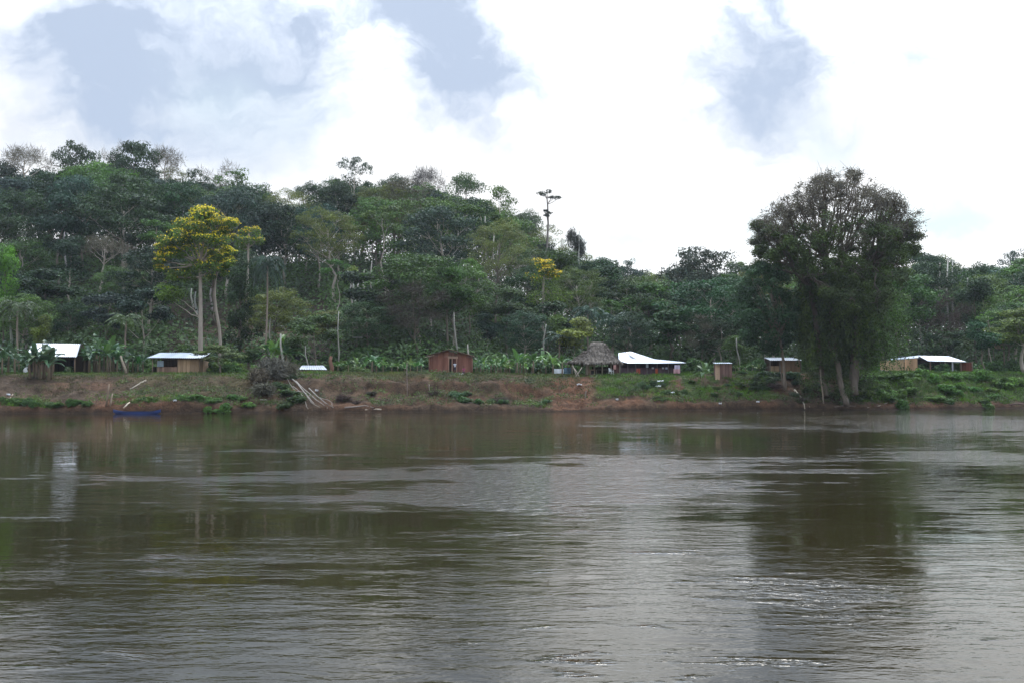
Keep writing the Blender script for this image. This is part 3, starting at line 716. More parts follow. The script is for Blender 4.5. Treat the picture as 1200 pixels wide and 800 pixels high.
# clay hearth under the thatch
hb = thing('clay_hearth', (X(693.5, 133.6), 133.6, g.z + .04), 'tan clay hearth with a dark mouth under the thatched roof', 'hearth')
b = MB(); b.box(-.75, .45, 0, .9, 0, .75); b.box(-.75, -.3, 0, .9, .75, 1.5); b.box(.3, .45, .1, .8, .75, 1.3); b.box(-.3, .45, .05, .9, 1.15, 1.35, .6); b.build('body', 'plain', hb, (.23, .155, .10))
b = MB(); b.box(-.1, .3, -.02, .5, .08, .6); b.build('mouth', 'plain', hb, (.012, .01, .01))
bt = thing('work_bench', (X(706, 134), 134, g.z + .04), 'rough grey wooden bench between the posts of the thatched hut', 'bench')
b = MB(); b.box(-.9, .9, -.25, .25, .68, .74); b.build('top', 'wood', bt, (.2, .17, .14))
for q in ((-.8, -.2), (.8, -.2), (-.8, .2), (.8, .2)):
    b = MB(); b.beam((q[0], q[1], 0), (q[0], q[1], .68), .08, .08); b.build('leg', 'wood', bt, (.2, .17, .14))
# leaning poles at the left of the hut
for k, (pa, pb) in enumerate((((676, 438.5), (671, 428)), ((674, 439), (682, 430)), ((679, 438.5), (673, 431)))):
    b = MB(); a_ = P(*pa, 131.5); c_ = P(*pb, 132); a_.z = gz(a_.x, a_.y) - .05
    b.tube([(0, 0, 0), (c_ - a_) * .5 + Vector((.03, 0, .03)), c_ - a_], [.07, .06, .045], 6); o = b.build('leaning_pole', 'wood', None, (.32, .27, .21), True, a_)
    tag(o, 'pale crooked pole leaning at the left side of the thatched hut', 'pole', 'poles leaning beside the thatched hut')
# white plastic chair
ch = thing('plastic_chair', (X(716.5, 132.2), 132.2, gz(X(716.5, 132.2), 132.2) + .1), 'white plastic chair standing in front of the thatched hut', 'chair', None, .9)
WHT = (.68, .68, .66)
b = MB(); b.box(-.23, .23, -.22, .22, .42, .46); b.build('seat', 'plain', ch, WHT)
b = MB(); b.hexa([(-.23, .2, .46), (.23, .2, .46), (.23, .24, .46), (-.23, .24, .46)], [(-.2, .3, .88), (.2, .3, .88), (.2, .34, .88), (-.2, .34, .88)]); b.build('backrest', 'plain', ch, WHT)
for q in ((-.21, -.2), (.21, -.2), (-.21, .2), (.21, .2)):
    b = MB(); b.beam((q[0] * 1.12, q[1] * 1.15, -.12), (q[0], q[1], .42), .05, .05); b.build('leg', 'plain', ch, WHT)
for sx in (-.25, .25):
    b = MB(); b.beam((sx, -.2, .64), (sx, .24, .66), .05, .03); b.beam((sx, -.2, .44), (sx, -.2, .64), .04, .04); b.build('armrest', 'plain', ch, WHT)
# washing and tarp at the left of the hut
cloth('hanging_laundry', P(655, 432, 135), 1.3, .6, (.66, .67, .68), 'white washing on a line left of the thatched hut', 'laundry')
cloth('hanging_tarpaulin', P(665, 430.5, 135.6), .95, .9, (.10, .17, .22), 'dark blue tarp hung at the left edge of the thatched hut', 'tarp')
cloth('hanging_laundry', P(720.5, 427.5, 131.9), .34, .55, (.5, .28, .24), 'pinkish shirt hanging from the thatched eave', 'laundry')

# metal roofed house
h, g = house_at('tin_roofed_house', 762, 135, 'long dark plank house under a bright white swept tin roof', 'house', dz=.05)
L = lambda px, Y=135: X(px, Y) - g.x
zE = Z(425.4, 134.2) - g.z
zt = lambda py: Z(py, 137.5) - g.z
fe = [(L(724.5), -.8, zE + .35), (L(735), -.8, zE + .02), (L(770), -.8, zE), (L(803), -.8, zE + .06)]
rg = [(L(727), 2.4, zt(413.6)), (L(742), 2.4, zt(411.6)), (L(770), 2.4, zt(420.5)), (L(802), 2.4, zt(423.6))]
bk = [(L(724), 5.8, zE + .2), (L(735), 5.8, zE), (L(770), 5.8, zE), (L(802), 5.8, zE)]
b = MB()
for k in range(3): b.sheet(fe[k], fe[k + 1], rg[k + 1], rg[k], amp=.012)
b.build('front_roof', 'roof', h, (.50, .53, .58))
b = MB()
for k in range(3): b.sheet((bk[k + 1][0], bk[k + 1][1], bk[k + 1][2]), bk[k], (rg[k][0], rg[k][1] + .02, rg[k][2]), (rg[k + 1][0], rg[k + 1][1] + .02, rg[k + 1][2]), amp=.012)
b.build('back_roof', 'roof', h, (.50, .53, .58))
lp = lambda px, py, yy: Vector((L(px, 135 + yy), yy, Z(py, 135 + yy) - g.z))
b = MB(); b.poly([lp(735.5, 413.4, 1.4), lp(741, 412.9, 1.5), lp(748.5, 418, .6), lp(741, 417.8, .6)], .4); b.poly([lp(735.5, 413.9, 1.42), lp(735.5, 413.4, 1.4), lp(741, 417.8, .6), lp(741, 418.6, .6)], .2); b.build('roof_vent_sheet', 'roof', h, (.16, .17, .18))
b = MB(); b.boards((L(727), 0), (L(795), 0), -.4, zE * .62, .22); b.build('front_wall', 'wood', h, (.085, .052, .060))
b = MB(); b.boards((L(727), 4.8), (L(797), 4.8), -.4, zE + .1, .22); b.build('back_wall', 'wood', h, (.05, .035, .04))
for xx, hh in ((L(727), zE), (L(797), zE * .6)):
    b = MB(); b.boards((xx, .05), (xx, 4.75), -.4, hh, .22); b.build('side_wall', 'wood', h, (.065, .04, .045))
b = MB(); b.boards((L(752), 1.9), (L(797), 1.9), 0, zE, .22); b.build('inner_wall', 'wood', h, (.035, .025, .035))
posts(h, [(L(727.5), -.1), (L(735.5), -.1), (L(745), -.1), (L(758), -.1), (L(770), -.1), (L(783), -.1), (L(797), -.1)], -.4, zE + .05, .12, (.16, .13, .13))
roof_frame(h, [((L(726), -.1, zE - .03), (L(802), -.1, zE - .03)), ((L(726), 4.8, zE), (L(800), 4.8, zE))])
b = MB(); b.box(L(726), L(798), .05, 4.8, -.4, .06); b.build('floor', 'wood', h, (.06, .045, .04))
b = MB(); b.boards((L(757), -.16), (L(760), -.16), zE - .55, zE - .02, .3); b.build('hanging_panel', 'plain', h, (.5, .55, .62))
for px, py, w_, hh, c, lb in ((748, 431.5, .55, .75, (.42, .09, .06), 'red garment hanging on the front of the tin roofed house'), (769.5, 431.5, .35, .7, (.45, .10, .05), 'narrow orange red garment hung right of centre on the tin roofed house'),
                              (765, 430, .3, .22, (.55, .55, .58), 'small white rag on the plank wall left of the orange red garment'), (777, 430, .24, .22, (.6, .6, .62), 'small white rag on the plank wall under the right end of the tin roof'),
                              (781, 430, .26, .25, (.5, .5, .6), 'pale lilac rag beside the small white rag under the tin roof')):
    cloth('hanging_laundry', P(px, py, 134.75), w_, hh, c, lb, 'laundry')
cloth('hanging_laundry', P(793.5, 427.5, 134.2), .7, .55, (.55, .48, .58), 'pale lilac sheet hung at the right end of the tin roofed house', 'laundry')
cloth('hanging_laundry', P(793, 432, 134.1), .85, .6, (.50, .28, .28), 'pinkish cloth hung low at the right end of the tin roofed house', 'laundry')

# small outhouse
h, g = house_at('outhouse', 848, 131, 'small square brown board outhouse with flat pale tin roof', 'outhouse')
L = lambda px, Y=131: X(px, Y) - g.x
zE = Z(426, 130.6) - g.z
b = MB(); b.boards((L(844), 0), (L(858), 0), -.4, zE, .2); b.build('front_wall', 'wood', h, (.17, .10, .08))
b = MB(); b.boards((L(839.5), .55), (L(843.8), .02), -.4, zE, .2); b.build('angled_wall', 'wood', h, (.36, .24, .16))
b = MB(); b.boards((L(858), .05), (L(857), 1.8), -.4, zE, .2); b.build('side_wall', 'wood', h, (.12, .07, .055))
b = MB(); b.boards((L(839.5), .6), (L(840), 1.8), -.4, zE, .2); b.boards((L(840), 1.85), (L(857), 1.85), -.4, zE, .2); b.build('back_wall', 'wood', h, (.12, .07, .055))
b = MB(); b.sheet((L(838.5), 2.1, zE + .22), (L(859), 2.1, zE + .22), (L(859), -.25, zE + .06), (L(837.5), -.25, zE + .06)); b.build('roof', 'roof', h, (.5, .54, .58))

# hut behind the dark round tree
h, g = house_at('plank_hut', 921, 139, 'tan plank hut behind the dark round tree, roof edge glinting white', 'hut')
L = lambda px, Y=139: X(px, Y) - g.x
zE = Z(422, 138.6) - g.z; zB = Z(418.6, 142.5) - g.z
b = MB(); b.boards((L(914), 0), (L(938), 0), -.5, zE, .24); b.build('front_wall', 'wood', h, (.33, .21, .13))
b = MB(); b.boards((L(903.5), .5), (L(913.8), .06), -.5, zE - .75, .24); b.build('low_wall', 'wood', h, (.44, .31, .20))
b = MB(); b.boards((L(938), .05), (L(938), 3.4), -.5, zE + .2, .24); b.boards((L(904), 3.4), (L(938), 3.4), -.5, zE + .4, .24); b.boards((L(903.5), .55), (L(904), 3.35), -.5, zE - .75, .24); b.build('back_wall', 'wood', h, (.1, .065, .045))
b = MB(); b.sheet((L(903), 3.6, zB), (L(940), 3.6, zB), (L(940.5), -.4, zE + .02), (L(902), -.4, zE + .02)); b.build('roof', 'roof', h, TIN)
posts(h, [(L(902.5), -.1), (L(913.5), -.1), (L(938.5), -.1)], -.5, zE, .14)

# right house with porch
h, g = house_at('porch_house', 1088, 152, 'wide tan plank house with dark open porch under long white tin roof at right', 'house', dz=.1)
L = lambda px, Y=152: X(px, Y) - g.x
Zl = lambda py, y: Z(py, 152 + y) - g.z
LP = lambda px, py, y: (L(px, 152 + y), y, Zl(py, y))
b = MB(); b.sheet(LP(1088, 422.6, -.6), LP(1133, 423.6, -.6), LP(1112, 417.0, 4.0), LP(1076, 416.2, 3.6), amp=.012); b.build('porch_roof', 'roof', h, (.66, .69, .74))
b = MB(); b.sheet(LP(1040, 421.6, 3.0), LP(1077, 418.8, .8), LP(1077, 416.1, 3.6), LP(1044, 419.6, 5.0), amp=.012); b.build('main_roof', 'roof', h, (.66, .69, .74))
b = MB(); b.sheet(LP(1112, 416.9, 4.03), LP(1044, 417, 4.03), LP(1044, 424, 9), LP(1125, 424, 9), amp=.012); b.build('back_roof', 'roof', h, TIN)
b = MB(); b.boards((L(1065.5), 1.6), (L(1077.5), .6), -.5, 2.0, .26, ztop=lambda t: Zl(420.6 - 1.2 * t, 1.2)); b.build('tan_wall', 'wood', h, (.46, .28, .16))
b = MB(); b.boards((L(1041), 3.2), (L(1065), 1.66), -.5, 1.9, .26); b.build('side_wall', 'wood', h, (.42, .29, .16))
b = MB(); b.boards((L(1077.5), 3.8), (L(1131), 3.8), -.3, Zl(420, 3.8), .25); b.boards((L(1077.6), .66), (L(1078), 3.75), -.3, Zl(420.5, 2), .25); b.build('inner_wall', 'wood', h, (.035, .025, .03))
b = MB(); b.boards((L(1125), -.1), (L(1138.5), -.2), -.5, Zl(424.3, 0), .22); b.build('red_panel_wall', 'wood', h, (.15, .05, .035))
b = MB(); b.box(L(1078), L(1126), -.3, 3.75, -.5, .05); b.build('porch_floor', 'wood', h, (.1, .075, .055))
posts(h, [(L(1089.5), -.3, Zl(423.2, -.3)), (L(1107), -.3, Zl(423.5, -.3)), (L(1125.5), -.3, Zl(423.8, -.3)), (L(1139), -.25, Zl(423.5, -.3))], -.5, 2, .15, (.2, .14, .1))
b = MB(); b.beam((L(1115.5), -.35, -.3), (L(1115.5), -.35, Zl(423.8, -.3)), .2, .12); b.build('pale_post', 'wood', h, (.42, .42, .42))
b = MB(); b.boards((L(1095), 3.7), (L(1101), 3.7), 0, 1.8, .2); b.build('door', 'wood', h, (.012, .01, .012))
roof_frame(h, [((L(1078), -.2, Zl(423.4, -.2)), (L(1132), -.2, Zl(424.3, -.2)))])
s_ = MB(); s_.tube([(0, 0, -.32), (0, 0, -.26), (0, 0, -.05), (0, 0, .14), (0, 0, .24), (0, 0, .27)], [.08, .2, .27, .24, .12, .03], 10)
s_.tube([(0, 0, .25), (0, .05, .95)], [.012, .012], 4)
o = s_.build('woven_basket', 'wood', None, (.5, .26, .17), True, P(1102, 428.5, 151.5)); tag(o, 'round tan basket hanging under the porch roof edge at right', 'basket')

# little house on the slope at far right, little roof on the slope at left
h, g = house_at('stilt_cabin', 1171, 172, 'small pale board cabin half hidden by palms up the slope at far right', 'cabin')
zb = Z(408.3, 172) - g.z; zt_ = Z(401, 172) - g.z
b = MB(); b.boards((-.85, 0), (1.1, 0), zb, zt_, .2); b.build('front_wall', 'wood', h, (.42, .31, .22))
b = MB(); b.boards((-.85, .05), (-.85, 2), zb, zt_, .2); b.boards((1.1, .05), (1.1, 2), zb, zt_, .2); b.boards((-.85, 2.05), (1.1, 2.05), zb, zt_, .2); b.build('side_wall', 'wood', h, (.2, .14, .1))
b = MB(); b.box(-.9, 1.15, 0, 2.1, zb - .1, zb); b.build('floor', 'wood', h, GREYWOOD)
thatch_roof(h, [(-1.3, -.4, zt_), (1.5, -.4, zt_), (1.5, 2.5, zt_), (-1.3, 2.5, zt_)], [(-.2, 1, zt_ + 1), (.5, 1, zt_ + 1)], 8)
posts(h, [(-.8, .05), (1.05, .05), (-.8, 2), (1.05, 2)], -.6, zb, .14, GREYWOOD)
h, g = house_at('small_lean_to', 326, 163, 'tiny white tin lean-to glimpsed among plants up the slope at left', 'shed')
zt_ = Z(397.5, 164) - g.z; ze = Z(401, 162.5) - g.z
b = MB(); b.sheet((-.7, 1, zt_), (.9, 1, zt_), (1.0, -.3, ze), (-.8, -.3, ze)); b.build('roof', 'roof', h, TIN)
posts(h, [(-.6, -.2, ze), (.8, -.2, ze), (-.5, .9, zt_ - .05), (.8, .9, zt_ - .05)], -.4, ze, .12)
b = MB(); b.boards((-.5, .85), (.8, .85), -.3, ze, .2); b.build('back_wall', 'wood', h, DARKWOOD)
# drying shelf on a pole
h, g = house_at('raised_shelf', 418.5, 150, 'narrow pale board shelf raised on a thin pole in the greenery', 'shelf')
zt_ = Z(395, 150) - g.z
b = MB(); b.box(-.75, .85, -.2, .25, zt_ - .07, zt_); b.build('board', 'wood', h, (.45, .42, .38))
posts(h, [(-.1, 0)], -.3, zt_ - .07, .12)

# ------------------------------------------------------------------ BOAT, POLES, DRIFTWOOD
bx, bY = X(161, 109.2), 109.2
bt = thing('dugout_canoe', (bx, bY, 0), 'long dark blue dugout canoe moored at the muddy waterline', 'canoe', None, .03)
b = MB(); n = 26; Lb = 5.1; rows = []
for k in range(n + 1):
    t = -1 + 2 * k / n; w = .42 * (1 - abs(t) ** 3.2) + .06; sh = .25 + .24 * abs(t) ** 4; keel = -.16 + .34 * abs(t) ** 5; x = t * Lb / 2
    rows.append([(x, -w, sh), (x, -w * .92, keel + .16), (x, -w * .45, keel), (x, w * .45, keel), (x, w * .92, keel + .16), (x, w, sh), (x, w - .05, sh), (x, w * .8, keel + .2), (x, w * .35, keel + .09), (x, -w * .35, keel + .09), (x, -w * .8, keel + .2), (x, -w + .05, sh)])
for k in range(n):
    for j in range(12): b.poly([rows[k][j], rows[k][(j + 1) % 12], rows[k + 1][(j + 1) % 12], rows[k + 1][j]], .5 if j < 6 else .3)
b.poly(rows[0][::-1]); b.poly(rows[-1])
b.build('hull', 'paint', bt, (.020, .042, .15))
for xx in (-1.2, .5):
    b = MB(); b.box(xx - .12, xx + .12, -.36, .36, .17, .21); b.build('seat', 'wood', bt, (.05, .06, .11))
b = MB(); b.beam((-Lb / 2 + .5, -.47, .25), (Lb / 2 - .5, -.47, .25), .03, .06); b.beam((-Lb / 2 + .5, .47, .25), (Lb / 2 - .5, .47, .25), .03, .06); b.build('gunwale', 'paint', bt, (.012, .022, .07))
def pole(name, a, b_, r0, r1, color, label, cat, group=None, kink=.03):
    a, b_ = Vector(a), Vector(b_); d = b_ - a; m_ = MB()
    m_.tube([(0, 0, 0), d * .35 + Vector((kink, 0, kink)), d * .7 + Vector((-kink, 0, kink)), d], [r0, r0 * .95, (r0 + r1) / 2, r1], 7, rnd.uniform(.3, .7))
    o = m_.build(name, 'wood', None, color, True, a); return tag(o, label, cat, group)
pole('punt_pole', P(144.8, 477.5, 109.2), P(152, 471, 109.8), .075, .06, (.55, .45, .33), 'short pale pole sticking up slanted from the blue canoe', 'pole')
def gp(px, py, s=None, Y=None, up=0):
    """point on the bank under that pixel (marched)"""
    if Y is None:
        for Y in np.arange(109, 150, .15):
            p = P(px, py, Y)
            if p.z <= gz(p.x, Y): break
    p = P(px, py, Y); return Vector((p.x, p.y, p.z + up))
pole('mooring_stake', gp(124.5, 475.5), gp(124.5, 475.5) + Vector((.18, .3, 2.45)), .12, .08, (.24, .17, .115), 'taller brown mooring stake standing on red mud left of the canoe', 'stake')
pole('mooring_stake', gp(129, 475.5), gp(129, 475.5) + Vector((.2, .2, 1.4)), .10, .07, (.27, .2, .14), 'shorter brown stake beside the taller mooring stake on red mud', 'stake')
pole('pale_log', gp(152, 457, up=.1), gp(171, 446.5, up=.12), .10, .11, (.25, .21, .155), 'pale log lying slanted on the bank slope above the canoe', 'log')
pole('broken_banana_plant', gp(148, 437.6, Y=124.5), P(141.5, 417, 125.5), .17, .12, (.16, .125, .085), 'broken pale banana trunk leaning beside the left banana clump', 'banana plant')
pole('thin_post', gp(477, 466.5, up=-.2), P(477, 425, 121.5), .05, .04, (.15, .11, .09), 'thin dark post standing tall on the bank left of the red shack', 'post')
pole('short_post', gp(503, 459.5, up=-.2), gp(503, 459.5) + Vector((0, .1, 1.0)), .06, .05, (.22, .17, .14), 'short brown post on the bank ledge below the red shack', 'post')
pole('short_post', gp(685, 467, up=-.2), gp(685, 467) + Vector((.22, .1, 1.0)), .09, .07, (.17, .13, .10), 'short leaning stump post on the grass beside the red path', 'post')

# bleached fallen tree
ft = MB(); GREY = (.27, .24, .205)
def strand(pts, r0, r1, n=6):
    q = [gp(px, min(py, 482.4), up=.16 + .12 * rnd.random()) for px, py, Y in pts]; k = len(q)
    fine = []
    for i in range(k - 1):
        for t in (0, .5): fine.append(q[i].lerp(q[i + 1], t) + Vector((rnd.uniform(-.05, .05), 0, rnd.uniform(-.05, .05))) * (t > 0))
    fine.append(q[-1]); m_ = len(fine); ft.tube(fine, [.55 * r0 + .55 * (r1 - r0) * i / (m_ - 1) for i in range(m_)], n, rnd.uniform(.25, .85))
strand([(322, 434, 124), (330, 441, 121), (340, 452, 118.5), (350, 463, 116), (361, 481, 112.8)], .15, .06)
strand([(328, 436, 123.5), (343, 446, 120), (352, 456, 117.5), (362, 468, 115), (368, 475, 113.6)], .14, .06)
strand([(331, 436, 123), (347, 448, 119.5), (356, 458, 117), (370, 470, 114.5), (384, 480, 112.8)], .15, .06)
strand([(343, 454, 118.3), (352, 462, 116.4), (358, 473, 114), (359, 479, 112.9)], .10, .05)
strand([(362, 457, 117), (372, 466, 115), (382, 474, 113.8), (391, 479.5, 112.7)], .13, .05)
strand([(374, 467, 114.8), (384, 470, 114), (389, 473, 113.4), (390, 479, 112.8)], .08, .04)
strand([(348, 460, 116.7), (356, 461, 116.6), (366, 468, 115)], .10, .05)
strand([(352, 455, 117.5), (365, 474, 113.8), (375, 479, 112.9)], .07, .03)
strand([(340, 452, 118.4), (337, 446, 119.5), (335, 443, 120)], .06, .03)
o = ft.build('fallen_tree', 'bark', None, GREY, True); tag(o, 'bleached grey fallen tree sprawling down the bank into the river', 'fallen tree')
def drift(pts, r0, r1, color, label):
    q = [gp(px, py, up=.06) for px, py in pts]; o0 = q[0]; m_ = MB(); m_.tube([x - o0 for x in q], [r0 + (r1 - r0) * i / (len(q) - 1) for i in range(len(q))], 6)
    o = m_.build('driftwood', 'bark', None, color, True, o0); tag(o, label, 'driftwood')
drift([(404, 478), (416, 477), (428, 475.5), (438, 478)], .13, .06, (.2, .16, .13), 'dark driftwood log at the waterline right of the fallen tree')
drift([(428, 480.5), (438, 480), (447, 480)], .11, .07, (.33, .27, .21), 'pale driftwood stick lying at the waterline right of the dark driftwood')
drift([(440, 479.6), (443, 479.4), (447, 479.8)], .10, .07, (.35, .28, .2), 'short pale driftwood chunk at the muddy waterline below the thin post')
drift([(931, 457), (938, 465), (942, 473), (943, 480)], .14, .09, (.33, .28, .21), 'bleached curved root branch bending down to the water under the big tree')
drift([(934, 460), (942, 470), (949, 477)], .09, .05, (.28, .23, .18), 'thinner bleached root branch right of the curved one under the big tree')
drift([(1016, 478), (1030, 476), (1040, 472)], .12, .07, (.24, .19, .15), 'brown driftwood branch lying along the waterline right of the big tree')
drift([(978, 477), (990, 475.5), (1004, 476)], .09, .05, (.15, .115, .09), 'dark driftwood stick at the waterline under the big tree')
drift([(1184, 474.5), (1192, 473), (1206, 474)], .16, .12, (.10, .06, .05), 'thick dark log on red mud at the far right waterline')
drift([(8, 473), (12, 467), (15, 462)], .07, .05, (.3, .24, .18), 'pale stick propped in weeds at the far left bank')
drift([(304, 469), (309, 468.6), (313, 469)], .12, .1, (.3, .26, .22), 'pale flat stick below the dead brush on the bank')
for px, py, w_, lb in ((205, 470.6, .22, 'white plastic scrap on red mud below the tan plank hut'), (679, 451.5, .38, 'white plastic bag on the red path below the thatched hut'), (774, 447.5, .5, 'white plastic sheet on the slope, upper of the two below the tin roofed house'),
                       (771, 453.5, .5, 'white plastic sheet on the slope, lower of the two below the tin roofed house'), (787, 461, .42, 'bright white plastic scrap low on the slope below the right end of the tin roof'), (723, 469, .2, 'white scrap on the bare red patch of the green slope'),
                       (888, 471.5, .22, 'white scrap on dark bank left of the big tree roots'), (788, 438.2, .8, 'pale flattened sack on the bank top before the right end of the tin roofed house'), (1034, 435.4, .5, 'white scrap in the grass at the left end of the porch house'),
                       (10, 463.5, .25, 'white scrap in weeds at the far left bank'), (371, 458.5, .2, 'pale scrap standing on the bank above the fallen tree'), (844, 474, .2, 'grey white scrap at the muddy foot of the bank below the outhouse')):
    q = gp(px, py, up=.05); r = np.random.default_rng(int(px)); m_ = MB(); N = 5
    gr = [[(w_ * (i / N - .5) * 1.6, w_ * (j / N - .5), .10 + r.uniform(-.1, .14)) for j in range(N + 1)] for i in range(N + 1)]
    for i in range(N):
        for j in range(N): m_.poly([gr[i][j], gr[i + 1][j], gr[i + 1][j + 1], gr[i][j + 1]])
    o = m_.build('plastic_scrap', 'plain', None, (.62, .62, .62), False, q); md = o.modifiers.new('thickness', 'SOLIDIFY'); md.thickness = .02; tag(o, lb, 'plastic scrap')

# ------------------------------------------------------------------ PEOPLE by the red shack
SKIN = (.12, .065, .042)
def skin_mesh(name, joints, edges, mat, parent, color):
    me = bpy.data.meshes.new(name); me.from_pydata([j[:3] for j in joints], edges, []); o = link(name, me, M[mat], parent, color)
    md = o.modifiers.new('Skin', 'SKIN'); md.use_smooth_shade = True
    for i, j in enumerate(joints): me.skin_vertices[0].data[i].radius = (j[3], j[4] if len(j) > 4 else j[3])
    for d in me.skin_vertices[0].data: d.use_root = False
    me.skin_vertices[0].data[0].use_root = True
    o.modifiers.new('Sub', 'SUBSURF').levels = 1; o.modifiers['Sub'].render_levels = 1
    return o
def person(loc, rz, sit, top, bottom, label, scale=1.0):
    root = thing('person', loc, label, 'person', None, rz); root.scale = (scale,) * 3
    J, E = [], []
    def add(p, r, par=None, r2=None):
        J.append((*p, r, r2 or r)); i = len(J) - 1
        if par is not None: E.append((par, i))
        return i
    ph = .22 if sit else .92
    pel = add((0, 0, ph), .12, None, .10); ab = add((0, 0, ph + .2), .115, pel, .09); chs = add((0, .01, ph + .42), .14, ab, .10); nk = add((0, 0, ph + .58), .05, chs)
    hd = add((0, -.02, ph + .68), .075, nk, .085); add((0, -.02, ph + .82), .078, hd, .09); add((0, -.115, ph + .71), .018, hd)
    A, Lg = {}, {}
    for s in (-1, 1):
        sh = add((s * .17, 0, ph + .5), .052, chs); el = add((s * .22, -.02 if not sit else -.14, ph + .24), .042, sh); wr = add((s * .2, -.1 if not sit else -.36, ph + (.02 if not sit else .22)), .03, el)
        pm = add((s * .2, -.12 if not sit else -.43, ph - (.06 if not sit else -.19)), .03, wr, .018); A[s] = (sh, el)
        for f in range(4): add((s * (.17 + .02 * f), -.13 if not sit else -.5, ph - (.135 - .008 * abs(f - 1.5) if not sit else -.13)), .009, pm)
        add((s * .15, -.16 if not sit else -.45, ph - (.07 if not sit else -.15)), .01, wr)
        hp = add((s * .09, 0, ph - .04), .085, pel)
        if sit: kn = add((s * .13, -.42, ph + .18), .06, hp); an = add((s * .12, -.55, .07), .04, kn)
        else: kn = add((s * .1, -.02, .48), .06, hp); an = add((s * .1, .02, .08), .038, kn)
        add((s * .12, J[an][1] - .17, .03), .035, an, .025); Lg[s] = (hp, kn, an)
    skin_mesh('body', J, E, 'plain', root, SKIN)
    sj = [(*J[ab][:3], .135, .115), (*J[chs][:3], .16, .125), (*J[nk][:2], J[nk][2] - .06, .07)]; se = [(0, 1), (1, 2)]
    for s in (-1, 1):
        a_, e_ = A[s]; sj.append((*J[a_][:3], .07)); se.append((1, len(sj) - 1)); q = [J[a_][k] * .4 + J[e_][k] * .6 for k in range(3)]; sj.append((*q, .062)); se.append((len(sj) - 2, len(sj) - 1))
    sj.append((*J[pel][:2], J[pel][2] + .05, .135, .12)); se.append((0, len(sj) - 1)); skin_mesh('shirt', sj, se, 'plain', root, top)
    pj = [(*J[pel][:3], .14, .12)]; pe = []
    for s in (-1, 1):
        hp, kn, an = Lg[s]; i = len(pj); pj.append((*J[hp][:3], .098)); pj.append((*J[kn][:3], .075)); pe += [(0, i), (i, i + 1)]
    skin_mesh('shorts', pj, pe, 'plain', root, bottom)
    skin_mesh('hair', [(0, .02, ph + .80, .085, .085), (0, .0, ph + .88, .07, .075)], [(0, 1)], 'plain', root, (.01, .008, .007))
    return root
gp_ = G(533, 128.9); person(gp_, .2, False, (.6, .6, .64), (.03, .03, .045), 'person in a white shirt and dark shorts standing at the red shack doorway', .82)
gp_ = G(543.5, 128.9); person(gp_, -.1, True, (.30, .05, .10), (.06, .03, .06), 'person in a dark pink shirt sitting on the ground against the red shack', .95)
b = MB(); b.tube([(0, 0, 0), (0, 0, .05), (0, 0, .2), (0, 0, .24)], [.2, .27, .3, .28], 12); o = b.build('wash_basin', 'plain', None, (.5, .47, .42), True, G(540.5, 128.4)); tag(o, 'pale wash basin on the ground in front of the red shack', 'basin')
#--PART3--
# ------------------------------------------------------------------ TREES
DK, MID, OLV, BRI, PALE, BLUE, BRN = (.028, .056, .018), (.072, .130, .025), (.125, .158, .034), (.110, .215, .022), (.14, .18, .065), (.034, .068, .038), (.130, .116, .078)
PBARK = (.34, .29, .23)
def jit(c, a=.12): k = 1 + rnd.uniform(-a, a); return tuple(max(0, x * k * (1 + rnd.uniform(-a, a) * .5)) for x in c)
T1 = lambda kind, px, top, w, Y, c, label, **k: tree(kind, px, top, w, Y, c, label, **k)

